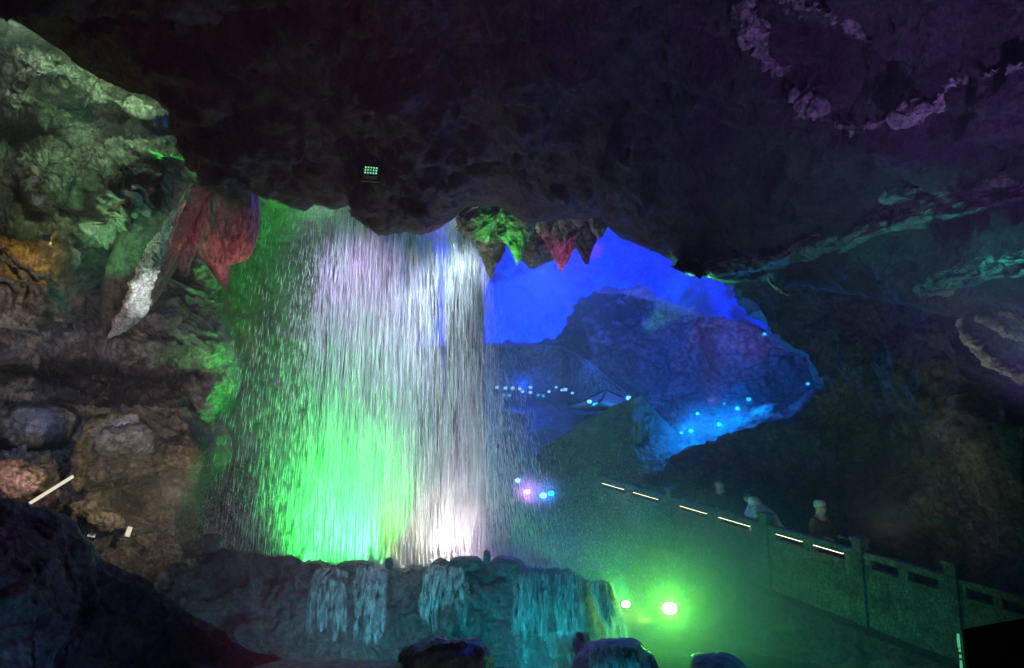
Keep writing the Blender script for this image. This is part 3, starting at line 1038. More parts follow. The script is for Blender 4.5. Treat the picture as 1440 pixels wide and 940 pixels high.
fore_left()
thing_blob('boulder', 628, 948, 6.6, (0.46, 0.42, 0.32), 0.45, 0.09, 97, M_DARK, 'wet ridged brown boulder at the bottom below the middle cascade', crag=1.4)
thing_blob('boulder', 470, 972, 6.4, (1.0, 0.5, 0.24), 0.6, 0.08, 98, M_DARK, 'low flat dark rock at the bottom below the two left cascades', crag=1.0)
thing_blob('boulder', 868, 958, 8.4, (0.52, 0.5, 0.44), 0.6, 0.09, 99, M_DARK, 'rounded boulder with teal water running over it, bottom right of the rim', crag=0.8)
thing_blob('boulder', 1010, 962, 8.6, (0.36, 0.4, 0.34), 0.5, 0.08, 100, M_DARK, 'small rounded teal boulder at the bottom under the large green floodlight', crag=0.8)


# ------------------------------------------------------------------ walkway line: bank below it, balustrade on it
WA, WB = at(1475, 848, 9.0), at(832, 668, 18.6)
WE = (WB - WA)
WN = Vector((WE.y, -WE.x, 0)).normalized()          # towards the camera / pool?
if WN.dot(-WA) < 0:
    WN = -WN


def line_t(px):
    lo, hi = -0.3, 1.3
    for _ in range(60):
        m = (lo + hi) / 2
        p = WA + WE * m
        y = p.y * cp + p.z * sp
        if 720 + F * p.x / y > px:
            lo = m
        else:
            hi = m
    return (lo + hi) / 2


def lower_bank():
    n = 260
    rows = []
    ts = np.linspace(1.12, -0.5, n)
    base = np.array([list(WA + WE * t) for t in ts])
    nn = np.array(WN)
    for off, dz in [(-3.5, -0.9), (-2.0, -1.12), (0.0, -1.12), (0.25, -1.2), (0.6, -1.5), (1.3, -2.0), (2.4, -2.6), (3.6, -3.1), (5.0, -3.6), (7.0, -4.2)]:
        q = base + nn * off
        q[:, 2] += dz
        q[:, 2] = np.maximum(q[:, 2], -4.0 + 0.05 * off)
        rows.append(q)
    R = np.stack(rows)
    k = np.linspace(0, len(rows) - 1, 160)
    i = np.minimum(k.astype(int), len(rows) - 2)
    f = (k - i)[:, None, None]
    P = R[i] * (1 - f) + R[i + 1] * f
    w = np.where(k < 2.6, 0.05, np.clip((k - 2.6) / 1.5, 0.05, 1))[:, None]
    sheet('ground', P, M_DARK, 0.8, 0.30, 67, crag=1.2, weight=np.broadcast_to(w, P.shape[:2]))


lower_bank()


def pool():
    m, nt, b = new_mat('pool water')
    b.inputs['Base Color'].default_value = (0.01, 0.03, 0.03, 1)
    b.inputs['Roughness'].default_value = 0.12
    b.inputs['Specular IOR Level'].default_value = 0.5
    n = nt.nodes.new('ShaderNodeTexNoise')
    n.inputs['Scale'].default_value = 3.0
    n.inputs['Detail'].default_value = 5
    tc = nt.nodes.new('ShaderNodeTexCoord')
    nt.links.new(tc.outputs['Object'], n.inputs['Vector'])
    bp = nt.nodes.new('ShaderNodeBump')
    bp.inputs['Strength'].default_value = 0.5
    bp.inputs['Distance'].default_value = 0.15
    nt.links.new(n.outputs[0], bp.inputs['Height'])
    nt.links.new(bp.outputs[0], b.inputs['Normal'])
    X, Y = np.meshgrid(np.linspace(-14, 14, 30), np.linspace(0.5, 20, 30))
    P = np.stack([X, Y, np.full_like(X, -3.15)], -1)
    o = link('water', mesh_np('water', P, grid_faces(30, 30), m))
    o['kind'] = 'structure'
    X, Y = np.meshgrid(np.linspace(-5, 1.5, 10), np.linspace(12.2, 14.6, 10))
    P = np.stack([X, Y, np.full_like(X, at(500, 836, 12.4).z)], -1)
    o = link('water', mesh_np('water', P, grid_faces(10, 10), m))
    o['kind'] = 'structure'


pool()


def balustrade():
    root = empty('balustrade', WA + WE * 0.5 - Vector((0, 0, 1.12)))
    tag(root, 'grey stone balustrade with slotted panels along the walkway on the right', 'balustrade')
    inv = -Vector(root.location)
    el = WE.length

    def bx(t0, t1, h0, h1, w0, w1):
        c = []
        for h in (h0, h1):
            for (t, w) in ((t0, w0), (t1, w0), (t1, w1), (t0, w1)):
                c.append(WA + WE * t + Vector((0, 0, h)) + WN * w + inv)
        return c
    posts = [line_t(p) for p in (1475, 1342, 1210, 1078, 944, 838)]
    pt = 0.17 / el
    for t in posts:
        link('post', boxes_mesh('post', [bx(t - pt / 2, t + pt / 2, -1.15, 0.14, -0.10, 0.10), bx(t - pt * 0.62, t + pt * 0.62, 0.14, 0.20, -0.125, 0.125)], M_STONE, 0.012), root)
    slots = []
    for a, b in zip(posts[:-1], posts[1:]):
        a2, b2 = a + pt / 2, b - pt / 2
        L = b2 - a2
        s = [a2 + L * 0.10, a2 + L * 0.44, a2 + L * 0.56, a2 + L * 0.90]
        bs = [bx(a2, b2, -0.10, 0.0, -0.075, 0.075), bx(a2, b2, -1.15, -0.235, -0.06, 0.06)]
        for (u, v) in ((a2, s[0]), (s[1], s[2]), (s[3], b2)):
            bs.append(bx(u, v, -0.235, -0.10, -0.06, 0.06))
        link('panel', boxes_mesh('panel', bs, M_STONE, 0.008), root)
        slots += [(s[0], s[1]), (s[2], s[3])]
    return slots


SLOTS = balustrade()
M_LED = emis('warm light strip', (1.0, 0.95, 0.62), 3.0)
LEDN = ['nearest', 'second nearest', 'third', 'fourth', 'second farthest', 'farthest']
lit = SLOTS[4:10]
for k, (a, b) in enumerate(lit):
    q0 = WA + WE * (a + (b - a) * 0.03) + WN * 0.066
    q1 = WA + WE * (b - (b - a) * 0.03) + WN * 0.066
    root = empty('light_strip', (q0 + q1) / 2 + Vector((0, 0, -0.115)))
    tag(root, 'thin glowing strip in a balustrade slot, %s of the six' % LEDN[k], 'light strip', 'light strips in the balustrade')
    dlt = (q1 - q0) / 2
    n = WN

    def bar(h0, h1, w0, w1):
        c = []
        for h in (h0, h1):
            for (s, w) in ((-1, w0), (1, w0), (1, w1), (-1, w1)):
                c.append(dlt * s + Vector((0, 0, h)) + n * w)
        return c
    link('channel', boxes_mesh('channel', [bar(0.004, 0.018, -0.02, 0.02)], M_METAL), root)
    link('diffuser', boxes_mesh('diffuser', [bar(-0.010, 0.003, -0.012, 0.014)], M_LED), root)


# ------------------------------------------------------------------ floodlights
def floodlight(px, py, d, size, color, strength, label, aim=(0, 0, 0), group=None, glow=0, gcol=None, name='floodlight', core=None, round_=False, cone=0):
    loc = at(px, py, d)
    tgt = Vector(aim)
    q = (tgt - loc).to_track_quat('-Y', 'Z')
    root = empty(name, loc)
    root.rotation_euler = q.to_euler()
    tag(root, label, 'lamp', group)
    s = size / 2
    b = [(-s, -0.35 * s, -0.8 * s), (s, -0.35 * s, -0.8 * s), (s * 0.75, 0.6 * s, -0.6 * s), (-s * 0.75, 0.6 * s, -0.6 * s),
         (-s, -0.35 * s, 0.8 * s), (s, -0.35 * s, 0.8 * s), (s * 0.75, 0.6 * s, 0.6 * s), (-s * 0.75, 0.6 * s, 0.6 * s)]
    link('housing', boxes_mesh('housing', [b], M_METAL, 0.06 * s), root)
    link('bracket', boxes_mesh('bracket', [box8(-1.18 * s, -1.06 * s, -0.1 * s, 0.15 * s, -1.3 * s, 0.1 * s), box8(1.06 * s, 1.18 * s, -0.1 * s, 0.15 * s, -1.3 * s, 0.1 * s),
                                             box8(-1.18 * s, 1.18 * s, -0.1 * s, 0.15 * s, -1.42 * s, -1.302 * s)], M_METAL), root)
    em = emis('lens', core or color, strength)
    k = 0.9
    b = [(-s * k, -0.42 * s, -0.7 * s), (s * k, -0.42 * s, -0.7 * s), (s * k, -0.36 * s, -0.7 * s), (-s * k, -0.36 * s, -0.7 * s),
         (-s * k, -0.42 * s, 0.7 * s), (s * k, -0.42 * s, 0.7 * s), (s * k, -0.36 * s, 0.7 * s), (-s * k, -0.36 * s, 0.7 * s)]
    if round_ or size < 0.3:
        ln = link('lens', blob_mesh('lens', (0.85 * s, 0.16 * s, 0.66 * s), 1.0, 0.0, 1, em, 24, 14), root)
        ln.location = (0, -0.36 * s, 0)
    else:
        link('lens', boxes_mesh('lens', [b], em, 0.04 * s), root)
    if glow:
        f = (tgt - loc).normalized()
        if cone:
            lamp('SPOT', loc + f * (s * 0.9 + 0.05), gcol or color, glow, loc + f * 5, cone, 1.0, 0.03)
        else:
            lamp('POINT', loc + f * (s * 0.9 + 0.05), gcol or color, glow, radius=0.03)
    return root


floodlight(942, 856, 11.8, 0.26, (1, 1, 1), 14, 'large green floodlight glaring on the rocks right of the rim', aim=(0.0, 2.0, 0.0), glow=130, gcol=LIME, round_=True, core=(0.85, 1, 0.8))
floodlight(880, 850, 12.6, 0.17, (1, 1, 1), 12, 'smaller green floodlight just left of the large glaring one', aim=(0.0, 2, 0.0), glow=60, gcol=LIME, core=(0.85, 1, 0.8), cone=170)
floodlight(522, 243, 10.4, 0.20, (0.05, 0.9, 0.3), 0.0, 'green dotted lamp panel fixed under the dark roof', aim=(0, 0, -2), name='lamp_panel')
root = bpy.data.objects['lamp_panel']
root.location = on_roof(522, 243, 0.10)
root.rotation_euler = (math.radians(-12), 0.05, 0.10)
M_GDOT = emis('green diode', (0.25, 1.0, 0.5), 1.1)
for r in range(3):
    for c in range(5):
        x = (c - 2) * 0.036
        z = 0.045 - r * 0.042
        link('diode', boxes_mesh('diode', [box8(x - 0.010, x + 0.010, -0.052, -0.043, z - 0.011, z + 0.011)], M_GDOT, 0.003), root)

# trio low behind the fall
floodlight(728, 676, 16.0, 0.14, AZURE, 1.8, 'small blue lamp above the pink one, behind the fall', core=(0.5, 0.9, 1), glow=30, gcol=AZURE)
floodlight(741, 692, 15.8, 0.16, (1, 0.4, 0.8), 2.0, 'pink glowing lamp low behind the right side of the fall', core=(1, 0.75, 0.95), glow=60, gcol=(0.9, 0.2, 1.0))
floodlight(764, 697, 15.7, 0.18, AZURE, 1.8, 'blue lamp right of the pink one, left of a pair', core=(0.4, 0.85, 1), glow=45, gcol=AZURE)
floodlight(775, 694, 15.8, 0.17, AZURE, 2, 'dimmer blue lamp at the right end of the low pair', core=(0.0, 0.5, 1), glow=25, gcol=AZURE)
# mid distance blue lamps behind the fall
for px, py, sz, lab in [(528, 543, 0.22, 'small cyan lamp seen through the middle of the fall'),
                        (606, 549, 0.24, 'left lamp of the cyan pair seen through the fall'),
                        (615, 548, 0.24, 'right lamp of the cyan pair seen through the fall'),
                        (664, 542, 0.24, 'cyan lamp at the right edge of the fall, upper of three'),
                        (661, 554, 0.20, 'cyan lamp at the right edge of the fall, lower left of three'),
                        (668, 554, 0.20, 'cyan lamp at the right edge of the fall, lower right of three'),
                        (708, 556, 0.20, 'left lamp of the cyan pair under the row of lights'),
                        (716, 556, 0.20, 'right lamp of the cyan pair under the row of lights'),
                        (757, 556, 0.20, 'left lamp of the second cyan pair under the row of lights'),
                        (764, 557, 0.20, 'right lamp of the second cyan pair under the row of lights')]:
    floodlight(px, py, 27.5, sz * 0.75, AZURE, 1.1, lab, core=(0.0, 0.5, 1), round_=True, glow=0, gcol=AZURE, group='cyan lamps behind the fall')
for px, py, w in [(676, 545, .5), (687, 545, .6), (699, 545, 1.2), (711, 546, 1.2), (721, 546, 1.2), (731, 547, 1), (735, 551, 1), (746, 545, 1), (746, 552, 1), (772, 551, .9), (782, 545, .7), (795, 548, 1.3), (805, 553, .8), (790, 549, .8)]:
    floodlight(px, py, 27.0, 0.10 * w + 0.06, (0.6, 0.8, 1), 1.3, 'tiny bluish white lamp in the long row at the foot of the blue chamber', core=(0.25, 0.6, 1), glow=0, gcol=(0, 0.05, 1), group='row of lamps in the blue chamber')
floodlight(829, 565, 23.5, 0.18, AZURE, 1.8, 'blue lamp left of the pale roofed pavilion', core=(0.2, 0.7, 1), glow=32, gcol=AZURE)
floodlight(884, 560, 23.0, 0.20, AZURE, 1.8, 'blue lamp between the two pavilion roofs', core=(0.2, 0.7, 1), glow=60, gcol=AZURE)
# cluster by the blue boulders
for px, py, sz, g, lab in [(971, 606, 0.17, 60, 'bright blue lamp lower left in the boulder cluster'), (958, 609, 0.12, 30, 'small blue lamp at the far left of the boulder cluster'),
                           (981, 582, 0.13, 40, 'blue lamp standing highest on the left of the cluster'), (1011, 597, 0.16, 60, 'round blue lamp in the middle of the cluster'),
                           (1037, 575, 0.17, 60, 'blue lamp right of the middle of the cluster'), (1053, 562, 0.17, 60, 'highest blue lamp on the right of the cluster'),
                           (980, 626, 0.13, 45, 'lowest blue lamp of the cluster above the dark slope'), (1018, 568, 0.08, 8, 'tiny dim blue lamp between the cluster tops'),
                           (1075, 470, 0.12, 14, 'faint blue lamp high at the right rim of the opening'), (1136, 540, 0.12, 14, 'blue lamp at the far right point of the opening')]:
    floodlight(px, py, 19.0 if px < 1070 else 17.2, sz * 0.75, AZURE, 1.3, lab, core=(0.05, 0.5, 1), glow=g * 1.3, round_=True, gcol=AZURE, group='blue lamps right of the pavilion')
for px, py, d, R, sd, lab in [(1000, 610, 20.2, (0.55, 0.6, 0.28), 1, 'blue lit boulder under the cluster lamps, leftmost'), (1045, 596, 19.8, (0.6, 0.6, 0.26), 2, 'blue lit boulder in the middle below the highest lamp'),
                              (1085, 582, 19.2, (0.55, 0.5, 0.22), 3, 'flat blue lit boulder at the right point of the opening'), (965, 615, 20.5, (0.5, 0.6, 0.4), 4, 'blue lit boulder behind the lower left lamps')]:
    thing_blob('boulder', px, py, d, R, 0.5, 0.12, 110 + sd, M_WALL, lab, group='blue lit boulders', nu=80, nv=50)
# warm and white lamp on the left
floodlight(66, 335, 9.2, 0.10, (1, 0.6, 0.1), 0.0, 'small amber lamp hidden in the crevice of the left wall', aim=(-6, 9.2, 3), glow=16, gcol=(1.0, 0.6, 0.12), name='amber_lamp')
o = link('tube_lamp', tube_mesh('tube_lamp', [at(42, 708, 9.4), at(103, 670, 9.6)], [0.022, 0.022], emis('tube', (1, 0.9, 0.7), 0.9), nu=12, nv=8, smooth=False))
tag(o, 'pale glowing tube lamp slanting in front of the left wall', 'tube lamp')
for px, py, w, h, lab in [(181, 748, 0.07, 0.14, 'small upright white card standing at the back of the rim'), (129, 752, 0.10, 0.07, 'small white card lying against the mossy wall')]:
    o = link('card', boxes_mesh('card', [box8(-w / 2, w / 2, -0.01, 0.01, -h / 2, h / 2)], M_WHITE, 0.004))
    o.location = at(px, py, 10.3)
    o.rotation_euler = (0.1, 0.25, 0.3)
    tag(o, lab, 'card')


# ------------------------------------------------------------------ pavilions
def pavilion(px, py, d, w, h, roofmat, label, drop):
    root = empty('pavilion', at(px, py, d) - Vector((0, 0, h + drop)))
    root.rotation_euler = (0, 0, math.radians(28))
    tag(root, label, 'pavilion')
    n, rows = 32, []
    for i, t in enumerate(np.linspace(0.03, 1, 26)):
        ang = np.linspace(0, 2 * np.pi, n, endpoint=False) + math.pi / 4
        sq = 1 / np.maximum(np.abs(np.cos(ang)), np.abs(np.sin(ang)))
        corner = (sq - 1) / 0.414
        r = w * t * sq
        z = drop + h * (1 - t) ** 1.25 + 0.10 * h * corner * t ** 4
        rows.append(np.stack([r * np.cos(ang), r * np.sin(ang), z], -1))
    rows.append(rows[-1] * np.array([0.96, 0.96, 1]) - np.array([0, 0, 0.12]))
    rows.append(rows[-1] * np.array([0.2, 0.2, 1]))
    P = np.stack(rows)
    link('roof', mesh_np('roof', P, grid_faces(len(rows), n, True), roofmat, True), root)
    for c in range(4):
        a = math.pi / 4 + c * math.pi / 2
        i0 = int(round((a - math.pi / 4) / (2 * math.pi) * n)) % n
        link('roof_ridge', tube_mesh('roof_ridge', [tuple(rows[q][i0] + np.array([0, 0, 0.02])) for q in (0, 8, 16, 25)], [0.035, 0.04, 0.045, 0.05], M_METAL, nu=10, nv=24), root)
    me = tube_mesh('finial', [(0, 0, drop + h * 0.9), (0, 0, drop + h), (0, 0, drop + h * 1.08), (0, 0, drop + h * 1.22)], [0.09, 0.07, 0.10, 0.01], M_METAL, nu=14, nv=20)
    link('finial', me, root)
    for sx in (-1, 1):
        for sy in (-1, 1):
            me = tube_mesh('post', [(sx * w * 0.68, sy * w * 0.68, -0.6), (sx * w * 0.68, sy * w * 0.68, drop + 0.05)], [0.08, 0.07], M_STONE, nu=12, nv=6, smooth=False)
            link('post', me, root)


M_ROOFD = plain('dark roof tiles', (0.05, 0.055, 0.05), 0.8)
M_ROOFP = plain('pale roof tiles', (0.28, 0.28, 0.27), 0.8)
def outcrop():
    top = interp_poly([(760, 628, 20.5), (800, 606, 20.2), (835, 585, 20.0), (862, 572, 19.9), (884, 564, 19.8), (892, 554, 19.7), (899, 553, 19.7), (912, 566, 19.6), (940, 594, 19.5), (965, 620, 19.4), (1000, 645, 19.2), (1040, 668, 19.0)], 260)
    px, py, d = top.T
    rows = [at_np(px, py + 14, d + 1.6), at_np(px, py + 2, d + 0.5)]
    for t in np.linspace(0, 1, 110):
        rows.append(at_np(px - 20 * t, py + (760 - py) * t, d - 2.6 * t))
    w = np.ones((112, 260))
    w[:6] = 0.22
    sheet('rock_outcrop', np.stack(rows), M_DARK, 1.3, 0.36, 88, crag=1.2, weight=w, strata=0.5, kind=None, label='dark green rock slope rising to a sharp peak below the blue chamber', cat='rock')


outcrop()
for px, py0, py1, lab in [(899, 592, 622, 'taller faint pale post standing before the dark peaked slope'), (893, 600, 618, 'shorter faint pale post left of the taller one on the dark slope')]:
    o = link('stone_post', tube_mesh('stone_post', [at(px, py1, 18.6), at(px, py0, 18.6)], [0.05, 0.045], M_STONE, nu=12, nv=12, smooth=False))
    tag(o, lab, 'post')
pavilion(852, 549, 24.5, 0.95, 0.55, M_ROOFP, 'pale roofed small pavilion behind the dark pointed one', 0.9)


# ------------------------------------------------------------------ people on the walkway
def skin_body(name, joints, edges, mat, sub=2):
    me = bpy.data.meshes.new(name)
    me.from_pydata([j[0] for j in joints], edges, [])
    o = bpy.data.objects.new(name, me)
    COL.objects.link(o)
    md = o.modifiers.new('s', 'SKIN')
    md.use_smooth_shade = True
    for v, j in zip(me.skin_vertices[0].data, joints):
        r = j[1]
        v.radius = r if isinstance(r, tuple) else (r, r)
    me.skin_vertices[0].data[0].use_root = True
    ms = o.modifiers.new('u', 'SUBSURF')
    ms.levels = ms.render_levels = sub
    dg = bpy.context.evaluated_depsgraph_get()
    m2 = bpy.data.meshes.new_from_object(o.evaluated_get(dg))
    m2.name = name
    bpy.data.objects.remove(o)
    m2.materials.clear()
    m2.materials.append(mat)
    return m2


def person(px, back, facing, lean, label, skin, top, trousers, hair, poncho=None, height=1.66):
    t = line_t(px)
    base = WA + WE * t - WN * back - Vector((0, 0, 1.12))
    root = empty('person', base, (0, 0, facing))
    tag(root, label, 'person', 'people on the walkway')
    k = height / 1.7
    L = lean                                   # forward lean in metres at the head (forward is +x)
    J, E = [], []

    def add(p, r, par=None):
        f = max(0, (p[2] - 0.9) / 0.7)
        J.append(((p[0] * k + L * f, p[1] * k, p[2] * k - 0.25 * L * f), r))
        if par is not None:
            E.append((par, len(J) - 1))
        return len(J) - 1
    pel = add((0, 0, 0.95), (0.16, 0.12))
    ab = add((0.01, 0, 1.12), (0.145, 0.11), pel)
    ch = add((0.0, 0, 1.32), (0.17, 0.12), ab)
    nk = add((0, 0, 1.46), (0.06, 0.06), ch)
    hd = add((0.02, 0, 1.56), (0.085, 0.095), nk)
    tp = add((0.01, 0, 1.66), (0.075, 0.085), hd)
    add((0.115, 0, 1.565), (0.014, 0.014), hd)                  # nose
    for s in (-1, 1):
        add((0.0, s * 0.10, 1.57), (0.018, 0.022), hd)          # ears
        sh = add((0, s * 0.19, 1.38), (0.062, 0.062), ch)
        el = add((0.05, s * 0.25, 1.12), (0.045, 0.045), sh)
        wr = add((0.27, s * 0.20, 1.08), (0.03, 0.026), el)
        pm = add((0.34, s * 0.19, 1.08), (0.036, 0.018), wr)
        for q, (dy, ln) in enumerate(((-0.028, 0.07), (-0.010, 0.085), (0.010, 0.08), (0.028, 0.06))):
            a = add((0.375, s * 0.19 + dy, 1.075), (0.010, 0.010), pm)
            b = add((0.375 + ln * 0.6, s * 0.19 + dy * 1.1, 1.065), (0.009, 0.009), a)
            add((0.375 + ln * 0.85, s * 0.19 + dy * 1.1, 1.04), (0.008, 0.008), b)
        th = add((0.33, s * 0.19 - s * 0.045, 1.075), (0.011, 0.011), pm)
        add((0.365, s * 0.19 - s * 0.065, 1.065), (0.009, 0.009), th)
        hp = add((0, s * 0.09, 0.88), (0.10, 0.10), pel)
        kn = add((0.02, s * 0.10, 0.48), (0.065, 0.065), hp)
        an = add((0.0, s * 0.10, 0.09), (0.042, 0.042), kn)
        add((0.14, s * 0.10, 0.035), (0.04, 0.03), an)
    body = link('body', skin_body('body', J, E, skin), root)

    def part(idx, grow, name, mat):
        remap = {i: n for n, i in enumerate(idx)}
        jj = [(J[i][0], tuple(r + grow for r in J[i][1])) for i in idx]
        ee = [(remap[a], remap[b]) for a, b in E if a in remap and b in remap]
        return link(name, skin_body(name, jj, ee, mat), root)
    arms = [i for i, j in enumerate(J)]
    # indices: 0..6 trunk and nose, then per side: ear 7, shoulder 8, elbow 9, wrist 10 ... leg
    per = (len(J) - 7) // 2
    jk = [0, 1, 2] + [7 + s * per + q for s in (0, 1) for q in (1, 2, 3)]
    part(jk, 0.018, 'jacket', top)
    lg = [0] + [7 + s * per + q for s in (0, 1) for q in range(per - 4, per - 1)]
    part(lg, 0.014, 'trousers', trousers)
    hc = J[5][0]
    me = blob_mesh('hair', (0.098 * k, 0.096 * k, 0.082 * k), 0.05, 0.008, 3, hair, 40, 26)
    h = link('hair', me, root)
    h.location = (hc[0] - 0.035, hc[1], hc[2] + 0.012)
    for s in (-1, 1):
        e = link('eye', blob_mesh('eye', (0.006, 0.011, 0.008), 1, 0, 1, M_BLACK, 10, 8), root)
        e.location = (J[4][0][0] + 0.088, s * 0.032, J[4][0][2] + 0.015)
    if poncho:
        n, rows = 64, []
        sh = np.array(J[2][0]) * 0.5 + np.array(J[4][0]) * 0.5
        for tt in np.linspace(0, 1, 40):
            ang = np.linspace(0, 2 * np.pi, n, endpoint=False)
            r = 0.05 + 0.09 * min(1, tt * 9) ** 0.5 + 0.17 * np.clip((tt - 0.2) / 0.25, 0, 1) + 0.10 * tt
            fold = 1 + 0.09 * tt * np.sin(ang * 9 + 2 * np.sin(ang * 2)) + 0.04 * tt * np.sin(ang * 21 + 1)
            c = sh + np.array([0, 0, 0.17]) + (np.array(J[0][0]) - sh) * tt * 1.35 - np.array([0, 0, 0.17 * tt])
            rows.append(np.stack([c[0] + r * 0.8 * fold * np.cos(ang), c[1] + r * fold * np.sin(ang), c[2] + 0 * ang], -1))
        P = np.stack(rows)
        me = mesh_np('rain_cape', P, grid_faces(40, n, True), poncho)
        p = link('rain_cape', me, root)
        sd = p.modifiers.new('t', 'SOLIDIFY')
        sd.thickness = 0.006


M_SKIN = plain('skin', (0.45, 0.30, 0.23), 0.55)
M_JKT = plain('dark red jacket', (0.10, 0.035, 0.03), 0.8)
M_JKD = plain('dark jacket', (0.03, 0.035, 0.04), 0.8)
M_TRS = plain('dark trousers', (0.02, 0.022, 0.03), 0.8)
M_HAIR = plain('black hair', (0.015, 0.012, 0.01), 0.5)
M_HAT = plain('pale cap', (0.5, 0.48, 0.45), 0.8)
M_PON = plain('white rain cape', (0.75, 0.77, 0.78), 0.4)
person(1050, 0.50, math.radians(150), 0.30, 'person leaning forward in a pleated white rain cape at the balustrade', M_SKIN, M_WHITE, M_TRS, M_HAIR, M_PON)
person(1124, 0.45, math.radians(-60), 0.10, 'person in a pale cap and dark red jacket behind the balustrade', M_SKIN, M_JKT, M_TRS, M_HAT)
person(986, 0.60, math.radians(200), 0.06, 'person in dark clothes with a hand raised, farthest along the balustrade', M_SKIN, M_JKD, M_TRS, M_HAIR)

# black pillar at the lower right
def pillar():
    c = at(1350, 884, 1.9)
    root = empty('pillar', Vector((c.x, c.y, -1.6)))
    tag(root, 'black boxy pillar at the lower right corner with green beads along its edge', 'pillar')
    h = c.z + 1.6
    root.rotation_euler = (0, 0, math.radians(-34))
    me = boxes_mesh('casing', [[(0, 0, 0), (0.5, 0, 0), (0.5, 0.4, 0), (0, 0.4, 0), (0, 0, h), (0.5, 0, h + 0.16), (0.5, 0.4, h - 0.1), (0, 0.4, h - 0.2)]], M_BLACK, 0.012)
    link('casing', me, root)
    mg = emis('green beads', (0.15, 0.9, 0.4), 0.5)
    bs = []
    z = h - 0.02
    while z > h - 0.30:
        s = random.uniform(0.002, 0.005)
        bs.append(box8(-0.006 - s, -0.003, -0.003, 0.003, z - s * 1.8, z + s * 1.8))
        z -= random.uniform(0.010, 0.02)
    link('light_beads', boxes_mesh('light_beads', bs, mg), root)


pillar()


# ------------------------------------------------------------------ falling water
def needles(C, Ln, Wd, dirs):
    """Thin three sided spindles; C centres (n,3), Ln lengths, Wd half widths, dirs unit vectors."""
    n = len(C)
    X = np.cross(dirs, np.array([0.3, 1.0, 0.1]))
    X /= np.linalg.norm(X, axis=1, keepdims=True)
    Y = np.cross(dirs, X)
    V = np.empty((n, 5, 3))
    V[:, 0] = C - dirs * Ln[:, None] / 2
    V[:, 1] = C + dirs * Ln[:, None] / 2
    a0 = RNG.uniform(0, 6.28, n)
    for k in range(3):
        a = a0 + k * 2.0944
        V[:, 2 + k] = C + dirs * (Ln * 0.15)[:, None] + Wd[:, None] * (X * np.cos(a)[:, None] + Y * np.sin(a)[:, None])
    base = np.arange(n)[:, None] * 5
    f = []
    for k in range(3):
        f.append(np.concatenate([base + 0, base + 2 + (k + 1) % 3, base + 2 + k], 1))
        f.append(np.concatenate([base + 1, base + 2 + k, base + 2 + (k + 1) % 3], 1))
    return V.reshape(-1, 3), np.concatenate(f, 0)


